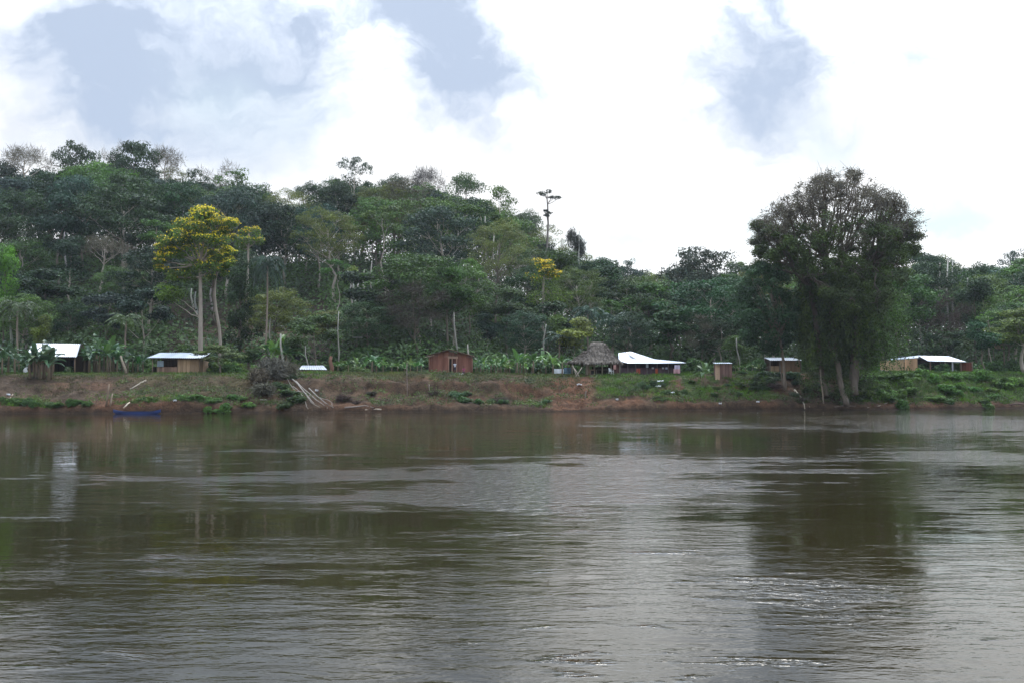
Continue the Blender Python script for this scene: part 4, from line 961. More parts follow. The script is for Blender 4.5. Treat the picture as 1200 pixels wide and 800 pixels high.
# singled-out trees: kind, px, top, width px, Y, colour, label
FEAT = [
 ('bare_a', 32, 166, 62, 236, BRN, 'leafless grey umbrella of twigs at the far left of the ridge', 'bare_tree'),
 ('dome_c', 84, 164, 58, 232, DK, 'dark ridge tree with a small leafy knob on top, left of the tallest', 'broadleaf_tree'),
 ('bare_b', 129, 163, 36, 240, BRN, 'faint bare twiggy tree showing on the skyline just left of the tallest dark ridge tree', 'bare_tree'),
 ('dome_b', 152, 159, 58, 230, DK, 'tallest dark layered tree on the left ridge', 'broadleaf_tree'),
 ('bare_a', 192, 167, 46, 238, BRN, 'bare twiggy grey tree on the ridge just right of the tallest dark one', 'bare_tree'),
 ('sparse_a', 226, 192, 36, 232, DK, 'small dark open crown left of the pale bare umbrella on the ridge', 'broadleaf_tree'),
 ('bare_b', 252, 185, 56, 240, BRN, 'wide pale leafless umbrella tree behind the ridge above the yellow tree', 'bare_tree'),
 ('sparse_a', 274, 194, 66, 232, MID, 'open green crown with sky showing through on the ridge above the yellow tree', 'broadleaf_tree'),
 ('fine_dome', 238, 220, 78, 212, (.085, .125, .035), 'smooth light green dome tree just behind the yellow flowering crown', 'broadleaf_tree'),
 ('dome_a', 305, 222, 46, 232, MID, 'middle green ridge tree in the dip right of the open green crown', 'broadleaf_tree'),
 ('fine_dome', 350, 222, 72, 222, OLV, 'broad dull olive dome on the ridge left of centre', 'broadleaf_tree'),
 ('sparse_b', 360, 203, 42, 235, DK, 'dark flat crown peeping over the broad olive dome', 'broadleaf_tree'),
 ('bare_b', 384, 205, 30, 238, PALE, 'pale thin crown between the dark flat crown and the tall open emergent', 'bare_tree'),
 ('sparse_a', 414, 177, 50, 228, DK, 'tall open crowned emergent tree at the top of the middle ridge', 'broadleaf_tree'),
 ('sparse_b', 461, 194, 48, 232, DK, 'dark layered flat crown on the ridge right of the tall emergent', 'broadleaf_tree'),
 ('fine_dome', 466, 212, 88, 216, (.082, .070, .040), 'broad brownish dome tree below the middle ridge', 'broadleaf_tree'),
 ('bare_a', 503, 191, 48, 236, (.10, .09, .08), 'pale leafless crown on the ridge between green layered trees', 'bare_tree'),
 ('sparse_b', 543, 191, 50, 226, (.06, .105, .03), 'bright green layered crown standing up on the middle ridge', 'broadleaf_tree'),
 ('sparse_a', 585, 211, 56, 218, MID, 'tall grey green tree with pale trunk at the right end of the ridge', 'broadleaf_tree'),
 ('sparse_b', 621, 233, 40, 220, (.075, .11, .05), 'pale green airy crown next to the lone slender tree', 'broadleaf_tree'),
 ('bare_b', 664, 268, 16, 205, BRN, 'thin bare tree left of the narrow oval crowned tree', 'bare_tree'),
 ('oval_a', 677, 256, 24, 205, (.05, .055, .038), 'narrow oval dark crown on a thin trunk at the ridge end', 'broadleaf_tree'),
 ('fine_dome', 622, 286, 84, 190, (.055, .095, .028), 'light green smooth dome behind the small yellow crown', 'broadleaf_tree'),
 ('sparse_b', 706, 293, 30, 238, DK, 'small dark flat crown far off right of the narrow oval tree', 'broadleaf_tree'),
 ('sparse_a', 737, 299, 34, 240, BLUE, 'small far bluish crown low on the skyline right of centre', 'broadleaf_tree'),
 ('dome_c', 826, 285, 88, 182, (.045, .058, .034), 'broad grey green tree rising left of the big riverside tree', 'broadleaf_tree'),
 ('oval_b', 765, 322, 68, 168, MID, 'rounded dark tree behind the tin roofed house', 'broadleaf_tree'),
 ('brown_twigs', 822, 368, 42, 152, BRN, 'brown dry twiggy tree behind the outhouse', 'dry_tree'),
 ('bare_a', 113, 272, 58, 170, BRN, 'grey bare tree standing against the dark hillside left of the yellow tree', 'bare_tree'),
 ('bare_b', 150, 303, 36, 172, BRN, 'smaller leaning bare tree right of the grey bare one', 'bare_tree'),
 ('oval_a', 2, 272, 34, 150, BRI, 'bright green tree cut by the left picture edge', 'broadleaf_tree'),
 ('small_b', 48, 368, 26, 134, (.10, .12, .018), 'small yellow green tree behind the far left shed', 'broadleaf_tree'),
 ('vine_column', 280, 294, 38, 148, (.030, .062, .018), 'dark vine wrapped column tree right of the yellow trees', 'vine_tree'),
 ('small_a', 258, 402, 62, 126, (.085, .115, .028), 'yellowish green bushy tree right of the tan plank hut', 'broadleaf_tree'),
 ('small_a', 372, 365, 62, 140, (.055, .095, .024), 'bushy green tree behind the low coop', 'broadleaf_tree'),
 ('brown_twigs', 488, 328, 80, 150, (.075, .064, .048), 'broad grey brown twiggy tree left above the red shack', 'dry_tree'),
 ('oval_b', 522, 303, 50, 153, (.055, .115, .022), 'fresh green tree with pale leaning trunk behind the red shack', 'broadleaf_tree'),
 ('pole', 413, 308, 30, 163, OLV, 'thin pole tree with little olive crown above the low coop', 'slender_tree'),
 ('oval_a', 455, 352, 44, 160, MID, 'round green tree below the hillside left of the twiggy tree', 'broadleaf_tree'),
 ('oval_b', 590, 330, 62, 158, (.055, .09, .03), 'rounded grey green tree right above the red shack', 'broadleaf_tree'),
 ('small_b', 660, 368, 46, 150, MID, 'dark bushy tree left behind the thatched hut', 'broadleaf_tree'),
 ('oval_a', 1034, 322, 58, 160, (.065, .115, .022), 'light green tree close right of the big riverside tree', 'broadleaf_tree'),
 ('brown_twigs', 1106, 342, 52, 172, (.085, .062, .05), 'brown grey dry tree behind the porch house', 'dry_tree'),
 ('dome_a', 1182, 352, 66, 162, (.05, .10, .022), 'bright green rounded tree above the stilt cabin', 'broadleaf_tree'),
 ('umbrella', 1085, 292, 66, 205, DK, 'flat topped dark forest tree right of the big riverside tree', 'broadleaf_tree'),
 ('sparse_b', 1148, 296, 44, 208, DK, 'layered dark crown on the right skyline', 'broadleaf_tree'),
 ('sparse_a', 1192, 286, 44, 204, BLUE, 'tall open crown at the right picture edge', 'broadleaf_tree'),
 ('small_a', 1112, 385, 40, 165, DK, 'small dark tree just behind the porch roof ridge', 'broadleaf_tree'),
 ('small_b', 865, 392, 34, 142, MID, 'small leafy tree between the outhouse and the hut behind the dark tree', 'broadleaf_tree'),
]
for kind, px, top, w, Y, c, lb, nm_ in FEAT:
    tree(kind, px, top, w, Y, c, lb, name=nm_, bark=PBARK if kind in ('bare_a', 'bare_b', 'pole', 'sparse_a') else BARK)

# palms
for kind, px, top, w, Y, c, lb in (('palm_a', 311, 288, 46, 141, (.045, .075, .045), 'tall palm with drooping dark fronds right of the vine wrapped tree'),
        ('palm_b', 147, 363, 46, 136, (.085, .115, .035), 'short palm above the left banana clump'), ('palm_a', 20, 345, 50, 142, (.06, .085, .03), 'palm with broad fronds behind the far left bananas'),
        ('palm_b', 718, 362, 46, 150, BLUE, 'bluish palm right behind the thatched hut'), ('palm_a', 690, 352, 46, 153, BLUE, 'bluish drooping palm left behind the thatched hut'),
        ('palm_b', 742, 372, 42, 152, (.05, .075, .05), 'bluish palm behind the left end of the tin roof'), ('palm_a', 1178, 388, 30, 168, (.085, .09, .06), 'dull palm leaning over the stilt cabin'),
        ('palm_b', 655, 385, 42, 147, (.05, .08, .045), 'low palm just left of the thatched hut')):
    tree(kind, px, top, w, Y, c, lb, cat='palm', name='palm_tree', bark=(.22, .17, .13))

# yellow flowering trees: layered crowns, blossom on the upper clumps
def yellow_tree(px, Y, top, clumps, seed, base_px, label, leafn=420, thick=.55, bark=(.30, .25, .20), blossom=(.64, .50, .014), crook=0):
    r = np.random.default_rng(seed); g = G(base_px, Y); o = thing('flowering_tree', g, label, 'tree'); tr = MB(); lv = Leaves(); bl = Leaves()
    loc = lambda p: np.array([(p[0] - base_px) * mpp(Y), r.uniform(-1.2, 1.2) * (0 if len(p) > 5 else 1), Z(p[1], Y) - g.z])
    cs = [(loc(c), c[2] * mpp(Y), c[3] * mpp(Y), c[4]) for c in clumps]
    fz = min(c[0][2] for c in cs if c[3] > 0) - .3; n = 9
    sp_ = [((.5 * math.sin(t * 7) * crook if t < .8 else 0) + (loc((px, top))[0]) * t * t * .8, 0, -.3 + (fz + 2.5) * t) for t in np.linspace(0, 1, n)]
    tr.tube(sp_, [thick * (1.25 if i == 0 else 1 - .5 * i / n) for i in range(n)], 9)
    for c, rx, rz, y in cs:
        i = n - 1 if c[2] > fz + 1.5 else (n - 2 if c[2] > fz else 4); st = np.array(sp_[i])
        tr.tube(bent(st, c - [0, 0, rz * .4], 7, r, .10, -.05), [thick * (.38 if i > 4 else .16) * (1 - .8 * t) + .02 for t in np.linspace(0, 1, 7)], 6, .5, False)
        ry = rx * .9
        for k in range(7):
            q = c + r.normal(size=3) * [rx * .45, ry * .5, rz * .4]; s_ = rx * r.uniform(.42, .7)
            lv.clump(q, (s_, s_, s_ * .62), leafn // 7, .30, r, .35)
            tr.tube(bent(c - [0, 0, rz * .3], q, 3, r), [.05, .035, .02], 4, .5, False)
            if y > 0:
                m_ = int(leafn // 7 * y * .55); d = r.normal(size=(m_, 3)); d[:, 2] = np.abs(d[:, 2]) * 1.3 + .35; d /= np.linalg.norm(d, axis=1, keepdims=True)
                bl.quads(q + d * np.array([s_, s_, s_ * .62]) * r.uniform(.95, 1.25, (m_, 1)), d + r.normal(size=(m_, 3)) * .5, .26, .18, np.clip(.5 + r.normal(size=m_) * .3, 0, 1), r)
    link('trunk', tr.mesh('trunk', True), M['bark'], o, bark)
    cr = link('crown', lv.mesh('crown'), M['leaf'], o, (.105, .170, .020)); 
    if bl.v: link('blossom', bl.mesh('blossom'), M['leaf'], o, blossom)
    return o
yellow_tree(232, 139, 244, [(232, 256, 22, 9, .8), (252, 262, 18, 9, 1.1), (215, 262, 18, 9, .35), (262, 274, 11, 8, 1.0), (226, 277, 17, 8, .9), (204, 284, 12, 7, .3), (198, 292, 12, 7, 1.0), (192, 304, 9, 6, .6), (212, 298, 14, 8, .15), (245, 285, 16, 8, .5),
     (222, 310, 14, 7, 0.0), (248, 300, 12, 8, .2), (238, 268, 18, 8, .8), (203, 342, 18, 9, -0.0), (192, 346, 10, 6, 0.0), (190, 314, 8, 6, .5), (200, 322, 12, 7, .1), (216, 325, 12, 7, .05), (246, 316, 13, 8, .15), (238, 250, 14, 7, 1.2), (262, 312, 9, 7, .3), (225, 292, 18, 9, .3)], 71, 234.5, 'tall spreading tree with yellow blossom over green leaves on a thick pale trunk', 900, .36)
yellow_tree(255, 141, 290, [(252, 301, 16, 6, 1.2), (266, 296, 12, 7, 1.1), (243, 309, 10, 5, .9), (262, 307, 12, 5, .9)], 72, 253.5, 'slimmer yellow blossom tree with crooked pale trunk in front of the taller one', 700, .24, crook=1)
yellow_tree(290, 156, 264, [(291, 271, 10, 6, .7), (284, 280, 13, 7, .15), (298, 283, 12, 5, .35), (280, 288, 12, 7, .05)], 73, 288, 'yellow green flowering tree half hidden behind the vine wrapped column', 420, .25)
yellow_tree(638, 166, 302, [(634, 309, 10, 6, 1.1), (644, 314, 9, 6, 1.1), (638, 320, 12, 6, .8), (630, 326, 14, 8, .2), (648, 324, 9, 6, .8), (640, 340, 20, 10, 0.0), (628, 350, 18, 10, 0.0), (652, 352, 16, 10, 0.0)], 74, 636, 'small yellow topped tree in the middle above the banana patch', 460, .28)
# tiny slender umbrella tree on the skyline
g = G(641, 215); o = thing('slender_tree', g, 'lone slender tree with tiny flat layers on the skyline', 'tree'); tr = MB(); lv = Leaves(); r = np.random.default_rng(77); zz = lambda py: Z(py, 215) - g.z; k_ = mpp(215)
tr.tube([(0, 0, -.3), (0, 0, zz(300)), (.3 * 1, 0, zz(262)), (0.2, 0, zz(240)), (0, 0, zz(230))], [.3, .26, .2, .15, .1], 6)
for px, py, w_ in ((634, 226, 6), (642, 225, 6), (637, 228, 5), (651, 231, 7), (655, 232, 4), (647, 232, 4), (643, 250, 5), (641, 253, 4), (640, 247, 3)):
    c = ((px - 641) * k_, r.uniform(-1, 1), zz(py)); lv.clump(c, (w_ * k_, w_ * k_, w_ * k_ * .3), 60, .42, r, .2); tr.tube(bent((.2, 0, c[2] - 1.4), c, 4, r), [.1, .07, .05, .03], 4, .5, False)
link('trunk', tr.mesh('trunk', True), M['bark'], o, (.2, .17, .15)); link('crown', lv.mesh('crown'), M['leaf'], o, (.05, .06, .035))

# the big riverside tree
Yb = 128.5; gb = G(985, Yb); kb = mpp(Yb)
bt = thing('riverside_tree', gb, 'huge dark riverside tree with airy twiggy top and vine hung lower half', 'tree'); r = np.random.default_rng(91); tr = MB(); lv = Leaves(); vn = Leaves()
LX = lambda px: (px - 985) * kb; LZ = lambda py: Z(py, Yb) - gb.z
def spine(pts, r0, r1, n=8, sub=3):
    q = [np.array([LX(a), y, LZ(b)]) for a, b, y in pts]; f = []
    for i in range(len(q) - 1):
        for t in np.arange(sub) / sub: f.append(q[i] * (1 - t) + q[i + 1] * t + r.normal(size=3) * .06)
    f.append(q[-1]); m_ = len(f); tr.tube([tuple(x) for x in f], [r0 + (r1 - r0) * i / (m_ - 1) for i in range(m_)], n); return f
spine([(1000, 462, -.5), (1000, 440, 0), (1003, 400, .2), (1004, 370, .3), (998, 330, .3), (988, 290, 0)], .52, .36)
spine([(1001, 455, -.2), (1005, 420, .5), (1009, 380, .5), (1012, 340, .3), (1020, 300, 0)], .5, .3)
spine([(985, 474, -2.), (982, 450, -1.2), (979, 420, -.5), (977, 380, .2), (975, 330, .5), (970, 285, .5)], .36, .35)
spine([(966, 465, -.5), (964, 440, .2), (962, 400, .6), (955, 350, .6), (945, 310, 0)], .4, .28)
spine([(987, 475, -2.4), (983, 455, -1.5), (979, 430, -.8), (972, 400, 0)], .2, .12)
hub = [np.array([LX(988), 0, LZ(290)]), np.array([LX(1020), 0, LZ(300)]), np.array([LX(970), .5, LZ(285)]), np.array([LX(945), 0, LZ(310)])]
# crown lobes follow the outline seen in the picture, filled through its depth
out = [(905, 252, 20), (925, 232, 20), (950, 215, 20), (978, 208, 20), (1005, 215, 20), (1030, 232, 20), (1052, 252, 18), (1058, 275, 14), (1045, 290, 16), (900, 275, 14), (915, 285, 16), (935, 262, 22), (965, 240, 24), (995, 245, 24), (1020, 262, 22), (1040, 262, 16),
       (950, 285, 22), (980, 272, 26), (1010, 285, 24), (1035, 305, 18), (930, 305, 16), (960, 315, 22), (990, 315, 26), (1018, 325, 20), (975, 345, 22), (1000, 350, 20), (950, 340, 16), (968, 222, 14), (1018, 226, 14), (938, 244, 14), (892, 268, 8), (1062, 262, 9), (912, 240, 10), (1040, 240, 12), (888, 264, 6), (1046, 228, 8), (962, 200, 9), (1000, 202, 8), (1070, 268, 6), (896, 296, 8), (1066, 292, 7)]
out = [(980 + (a - 980) * .95, b + (7 if b < 245 else 2), c * .92) for a, b, c in out]
for px, py, rr in out:
    dpt = math.sqrt(max(0, 1 - ((px - 980) / 95) ** 2 - ((min(py, 290) - 290) / 95) ** 2))
    for s in ((-1, 0, 1) if dpt > .35 else (0,)):
        L = np.array([LX(px + r.uniform(-6, 6)), s * dpt * 7.5 + r.uniform(-1, 1), LZ(py + r.uniform(-5, 5) + 6 * abs(s))])
        h_ = min(hub, key=lambda q: np.linalg.norm(q - L)); st = h_ + [0, 0, -1.0 + r.uniform(-1.5, .5)]
        br = bent(st, L, 8, r, .09, -.03); tr.tube(br, [.17 * (1 - .78 * t) for t in np.linspace(0, 1, 8)], 5, .5, False)
        R_ = rr * kb; low = np.clip((py - 250) / 70, 0, 1)
        for k in range(int(13 + 4 * low)):
            d = r.normal(size=3); d /= np.linalg.norm(d); c = L + d * R_ * r.uniform(.45, 1.0) * [1, 1, .85]
            tr.tube(bent(br[r.integers(4, 8)], c, 4, r, .12), [.055, .04, .03, .016], 3, .5, False)
            s_ = r.uniform(.5, .95)
            for m_ in range(3 if py < 270 else 0):
                e = c + r.normal(size=3) * s_ * .8; tr.tube([tuple(c), tuple((c + e) / 2 + r.normal(size=3) * .08), tuple(e)], [.03, .022, .012], 3, .5, False)
            if py > 282 or (py > 262 and k % 3 == 0): vn.clump(c, (s_ * 1.15, s_ * 1.15, s_ * .85), 95, .27, r, .2, .1, .5)
            else: lv.clump(c, (s_ * 1.15, s_ * 1.15, s_ * .75), int(46 + 60 * low), .20, r, .2, .1, .5)
link('crown', lv.mesh('crown'), M['leaf'], bt, (.115, .108, .068))
# vines and creepers hanging down the trunks
for k in range(520):
    px = max(940, r.normal(987, 28) if k % 3 else r.normal(985, 18)); y = r.uniform(-2.5, 3.2); p0 = r.uniform(305, 400) + abs(px - 985) * .12; ln = r.uniform(1.0, 4.0)
    zz0 = LZ(p0); n_ = int(ln * 16)
    if zz0 - ln < .8: ln = max(.6, zz0 - .8)
    zs = zz0 - r.uniform(0, 1, n_) * ln; c = np.stack([LX(px) + r.normal(size=n_) * .22, y + r.normal(size=n_) * .22, zs], 1)
    vn.along(c, np.array([0, 0, -1.]) + r.normal(size=(n_, 3)) * .45, r.uniform(.25, .5, n_), .18, np.clip(r.uniform(0, 1) + r.uniform(-.2, .2, n_), 0, 1), r)
for k in range(230):
    px = r.uniform(944, 1030) if k % 2 else max(944, r.normal(974, 20)); py = r.uniform(385, 462); s_ = r.uniform(.5, 1.1); c = (LX(px), r.uniform(-1.8, 3.0) if abs(px - 1001) > 7 else r.uniform(.9, 3), max(LZ(py), .5)); vn.clump(c, (s_, s_, s_ * 1.1), 60, .25, r, 0, .2)
cp = Leaves()
for k in range(150):
    t_ = r.uniform() ** 1.5; px = 1004 + 60 * t_; z0 = LZ(r.uniform(318, 405) + 10 * t_); ln = r.uniform(1.0, 5.0); n_ = int(ln * 24); y = r.uniform(-2, 4)
    zs = z0 - r.uniform(0, 1, n_) * min(ln, max(z0 - 1.5, .5)); c = np.stack([LX(px) + r.normal(size=n_) * .38, y + r.normal(size=n_) * .35, zs], 1)
    cp.quads(c, r.normal(size=(n_, 3)) + np.array([0, -.5, .5]), r.uniform(.18, .36, n_), .15, np.clip(r.uniform(.2, .8) + r.uniform(-.25, .25, n_), 0, 1), r)
for k in range(14): tr.tube(bent((LX(1005), 0, LZ(360)), (LX(1010 + 3.6 * k), r.uniform(-2, 3), LZ(r.uniform(330, 350))), 6, r, .1), [.09, .07, .06, .05, .03, .02], 4, .5, False)
link('trunk', tr.mesh('trunk', True), M['bark'], bt, (.13, .105, .08)); link('hanging_vines', vn.mesh('hanging_vines'), M['leaf'], bt, (.066, .100, .028)); link('creeper', cp.mesh('creeper'), M['leaf'], bt, (.080, .140, .024), None)
for k, (px, h0, sh) in enumerate(((963, 474, .2), (970, 474, -.1), (951, 470, .3))):
    pass
# dark round tree in front of the hut, on a thin trunk
Yd = 130; gd = G(921, Yd); kd = mpp(Yd); o = thing('broadleaf_tree', gd, 'dense dark green round tree left of the big riverside tree', 'tree'); r = np.random.default_rng(95); tr = MB(); lv = Leaves()
DX = lambda px: (px - 921) * kd; DZ = lambda py: Z(py, Yd) - gd.z
tr.tube([(0, 0, -.4), (-.15, 0, 1.2), (-.25, 0, DZ(425)), (-.6, .2, DZ(400)), (-1.2, .3, DZ(370)), (-1.8, .3, DZ(340))], [.26, .2, .18, .17, .15, .1], 8)
for k in range(150):
    a = r.uniform(0, 6.28); zz_ = r.uniform(-1, 1); q = math.sqrt(max(0, 1 - zz_ * zz_)) * r.uniform(.45, 1.02); y = math.sin(a) * q * 4.4
    px = 897 + math.cos(a) * q * 40 - zz_ * 3; py = 362 - zz_ * 50; c = (DX(px), y, DZ(py)); s_ = r.uniform(.7, 1.35)
    lv.clump(c, (s_, s_, s_ * .7), 135, .29, r, .3)
    if k % 4 == 0: tr.tube(bent((-1.0, .3, DZ(395 - 20 * zz_)), c, 5, r), [.1, .08, .06, .04, .02], 4, .5, False)
link('trunk', tr.mesh('trunk', True), M['bark'], o, (.2, .16, .12)); link('crown', lv.mesh('crown'), M['leaf'], o, (.046, .084, .032))
# slim stems at the foot of the big tree
for px, py0, py1, c, lb in ((965, 476, 432, (.26, .21, .15), 'slim bare stem just left of the yellow green sapling'), (984, 477, 425, (.24, .19, .14), 'crooked slim stem right of the yellow green sapling'), (918, 460, 425, (.2, .16, .12), 'slim dark stem before the hut behind the dark round tree')):
    a_ = gp(px + (2 if px > 980 else 0), py0 - 4, up=-.2); pole('slim_stem', a_, P(px - 4, py1, a_.y + .6), .09, .05, c, lb, 'stem')
gq = gp(964.5, 465); plant('small_b', gq, Z(433, gq.y) - gq.z, 9 * mpp(gq.y), (.10, .15, .03), 'little yellow green sapling glowing at the dark foot of the big riverside tree', 'sapling', name='sapling')

# ---- white dead stems
for px, p0, p1, dpx, Y, rr, lb in ((536, 408, 366, -4, 150, .16, 'white leaning bare trunk standing right behind the red shack roof'), (553, 432, 403, -5, 134, .12, 'short white broken stem right of the red shack'), (316, 405, 372, 1, 146, .12, 'thin white stem on the brown clearing right of the vine wrapped tree'),
        (332, 412, 391, -3, 138, .16, 'whitish broken banana stem sticking up behind the dead brush'), (361, 427, 405, -3, 138, .09, 'forked pale snag above the low coop'), (396, 434, 365, 1, 140, .10, 'slim pale trunk rising right of the low coop'),
        (634, 412, 380, 6, 150, .16, 'pale leaning trunk above the banana patch right of centre'), (388, 436, 417, 0, 134, .30, 'reddish rotten stump standing right of the low coop'), (867, 420, 396, -4, 140, .1, 'pale leaning dead trunk behind the outhouse')):
    a_ = P(px, p0, Y); g_ = gz(a_.x, Y); b_ = P(px + dpx, p1, Y); z0 = min(a_.z, g_) - .2
    a_.z = z0; pole('dead_tree', a_, b_, rr, rr * .6, (.15, .075, .048) if 'reddish' in lb else (.29, .265, .22), lb, 'dead tree', None, .12)
for px, p0, p1, Y in ((411, 377, 335, 178), (416.5, 377, 338, 180), (421, 378, 336, 179), (428, 376, 330, 182), (433, 366, 322, 190), (570, 318, 268, 205), (578, 322, 285, 203), (581, 325, 300, 202), (226, 372, 352, 178), (247, 372, 350, 176), (230, 380, 356, 172), (1108, 345, 318, 190), (1101, 352, 322, 192), (1135, 360, 340, 186), (1139, 360, 345, 186), (1115, 345, 320, 194),
        (30, 395, 365, 150), (20, 400, 372, 150), (12, 402, 370, 150), (77, 318, 285, 195), (680, 320, 285, 204), (512, 330, 295, 205), (536, 320, 285, 204)):
    a_ = P(px, p0, Y); z0 = min(a_.z, gz(a_.x, Y)) - .3; a_.z = z0; b_ = P(px + rnd.uniform(-2, 3), p1 - 14, Y)
    pole('bare_pole_tree', a_, b_, .2, .1, jit((.36, .33, .28)), 'thin pale straight trunk standing against dark forest on the hillside', 'bare tree', 'thin pale trunks on the hillside', .2)

# ---- forest fill, individual trees
SKY = np.array([(-100, 190), (0, 186), (40, 182), (85, 178), (120, 184), (150, 176), (180, 188), (210, 208), (240, 205), (280, 208), (310, 230), (345, 226), (400, 208), (430, 203), (470, 208), (520, 214), (560, 220), (600, 235), (625, 258), (650, 277), (690, 298), (730, 306), (780, 314), (820, 306), (900, 302), (1070, 304), (1100, 298), (1150, 304), (1190, 297), (1300, 295)], float)
KINDS = [  # kind list, colour, label, group, name
 (('dome_a', 'dome_b', 'dome_c'), DK, 'dark green rounded forest tree crowding the hillside behind the village', 'dark green forest trees on the hillside', 'broadleaf_tree'),
 (('dome_a', 'dome_c', 'oval_b'), BLUE, 'bluish green bushy forest tree crowding the hillside', 'bluish green forest trees on the hillside', 'broadleaf_tree'),
 (('dome_b', 'oval_a', 'dome_c'), MID, 'middle green leafy forest tree on the hillside', 'middle green forest trees on the hillside', 'broadleaf_tree'),
 (('fine_dome',), OLV, 'dull olive wide crowned forest tree on the hillside', 'olive wide crowned forest trees on the hillside', 'broadleaf_tree'),
 (('sparse_a', 'sparse_b'), DK, 'open crowned dark tree with visible limbs in the hillside forest', 'open crowned forest trees on the hillside', 'broadleaf_tree'),
 (('pole',), MID, 'slender tree with small tuft crown on a thin trunk in the hillside forest', 'slender forest trees on the hillside', 'slender_tree'),
 (('brown_twigs',), (.125, .130, .065), 'brownish half bare tree among the green hillside forest', 'brownish trees in the hillside forest', 'dry_tree'),
]
placed = [(px, Y) for _, px, _, _, Y, *_ in FEAT]
nfill = 0
for row, (Y0, hmin, hmax, sp_) in enumerate(((151, 7, 12, 6.5), (160, 10, 16, 7.5), (171, 14, 19, 8.5), (184, 17, 22, 9.5), (198, 18, 23, 9.5), (212, 18, 23, 9.5), (226, 17, 22, 8.5), (238, 15, 21, 7.5), (248, 13, 19, 7))):
    x = X(-70, Y0) + rnd.uniform(0, sp_)
    while x < X(1262, Y0):
        Y = Y0 + rnd.uniform(-4, 4); px = x / Y * F + 600; x += sp_ * rnd.uniform(.72, 1.28)
        if Y < 186 and 195 < px < 385 and rnd.random() < .62: continue
        if Y < 168 and (205 < px < 300) : continue
        if Y < 169 and 1015 < px < 1150: continue
        if any(a < px < b and c < Y < d for a, b, c, d in ((402, 438, 158, 180), (568, 586, 184, 203), (1098, 1142, 165, 188), (92, 128, 155, 172), (138, 160, 158, 174), (672, 682, 180, 206))): continue
        if any(abs(px - a) < 9 and abs(Y - b) < 6 for a, b in placed): continue
        q = rnd.random(); left = px < 340
        if left: k = 0 if q < .42 else 1 if q < .66 else 2 if q < .80 else 3 if q < .87 else 4 if q < .92 else 5 if q < .96 else 0
        else: k = 0 if q < .24 else 1 if q < .42 else 2 if q < .66 else 3 if q < .78 else 4 if q < .86 else 5 if q < .97 else 6
        ks, c, lb, gp__, nm_ = KINDS[k]; kind = rnd.choice(ks)
        if row >= 2 and kind in ('dome_a', 'dome_b') and rnd.random() < .3: kind = 'oval_a'
        if row < 2 and kind not in ('pole', 'brown_twigs'): kind = rnd.choice(('small_a', 'small_b', 'oval_b', 'dome_c'))
        h = rnd.uniform(hmin, hmax); g = G(px, Y)
        skyp = np.interp(px, SKY[:, 0], SKY[:, 1]); zs = Z(skyp + rnd.uniform(-3, 18), Y)
        if row >= 7: h = min(max(h, zs - g.z), 24) if zs - g.z > 8 else 8
        h = min(h, max(zs - g.z, 5))
        w = h * rnd.uniform(.52, .80) if kind in ('dome_a', 'dome_b', 'dome_c', 'fine_dome', 'umbrella', 'sparse_a', 'sparse_b') else h * rnd.uniform(.38, .55)
        if row < 2: w = h * rnd.uniform(.7, .95)
        if kind == 'pole': w = h * .32
        plant(kind, g, h, max(w, 3.5), jit(c, .32), lb, 'tree', gp__, nm_, PBARK if rnd.random() < .6 else BARK); nfill += 1
print('fill trees', nfill)

# ---- bananas
NB = 0
def bananas(spots, label, group, cols, name='banana_plant'):
    global NB
    for px, Y, top in spots:
        g = G(px, Y); h = max(1.6, Z(top, Y) - g.z); kd_ = rnd.choice(('banana_a', 'banana_b', 'banana_c'))
        plant(kd_, g, h, h * rnd.uniform(.75, 1.0), jit(rnd.choice(cols), .2), label, 'banana plant', group, name, (.17, .13, .085)); NB += 1
GB = [(.05, .11, .03), (.075, .15, .035), (.12, .21, .045)]; DB = [(.04, .08, .034), (.055, .105, .04), (.075, .12, .055)]
bananas([(35, 119.5, 402), (40, 120.2, 398), (46, 119.8, 404), (51, 120.5, 397), (57, 120, 401), (44, 121, 399), (60, 120.6, 404)], 'dark banana plant on the slope in front of the far left shed', 'banana clump before the far left shed', DB)
bananas([(-6, 125, 398), (2, 124, 402), (9, 126, 396), (17, 125, 403), (-12, 124, 405), (22, 130, 408)], 'banana plant at the far left edge left of the shed', 'bananas at the far left edge', DB)
bananas([(98, 129, 404), (104, 127.5, 400), (110, 129, 394), (116, 127.5, 397), (121, 130, 392), (126, 127.5, 398), (132, 129, 393), (137, 127.8, 402), (143, 130, 402), (149, 128.5, 407), (155, 130, 404), (161, 129, 410), (167, 131, 408), (112, 132, 390), (128, 133, 389)], 'banana plant of the tall clump between the two left huts', 'banana clump between the two left huts', DB + GB[:2])
bananas([(320, 139, 391), (327, 140, 388), (335, 139.5, 394), (312, 141, 394)], 'bright banana plant behind the dead brush left of the low coop', 'bananas behind the dead brush', GB)
bananas([(396, 137, 418), (408, 136, 415), (418, 136, 412), (436, 135, 409), (441, 138, 414), (449, 135, 417), (459, 136, 421), (466, 134, 420), (474, 137, 421), (481, 136, 416), (489, 135, 419), (494, 138, 416), (428, 137, 417)], 'low bright banana plant between the low coop and the red shack', 'bananas left of the red shack', GB)
sp_ = []
for k in range(42): sp_.append((557 + 108 * ((k * .618) % 1) + rnd.uniform(-3, 3), 131.5 + 13 * rnd.random(), rnd.choice((407, 411, 414, 417, 420, 424)) + rnd.uniform(-2, 2)))
bananas(sp_, 'banana plant in the patch between the red shack and the thatched hut', 'banana patch right of the red shack', GB + [(.05, .09, .04)])
bananas([(827, 127.5, 414)], 'single banana plant standing left of the outhouse', None, [(.08, .13, .05)])
bananas([(1129, 158, 408)], 'single tall banana plant behind the right end of the porch house', None, [(.07, .11, .05)])
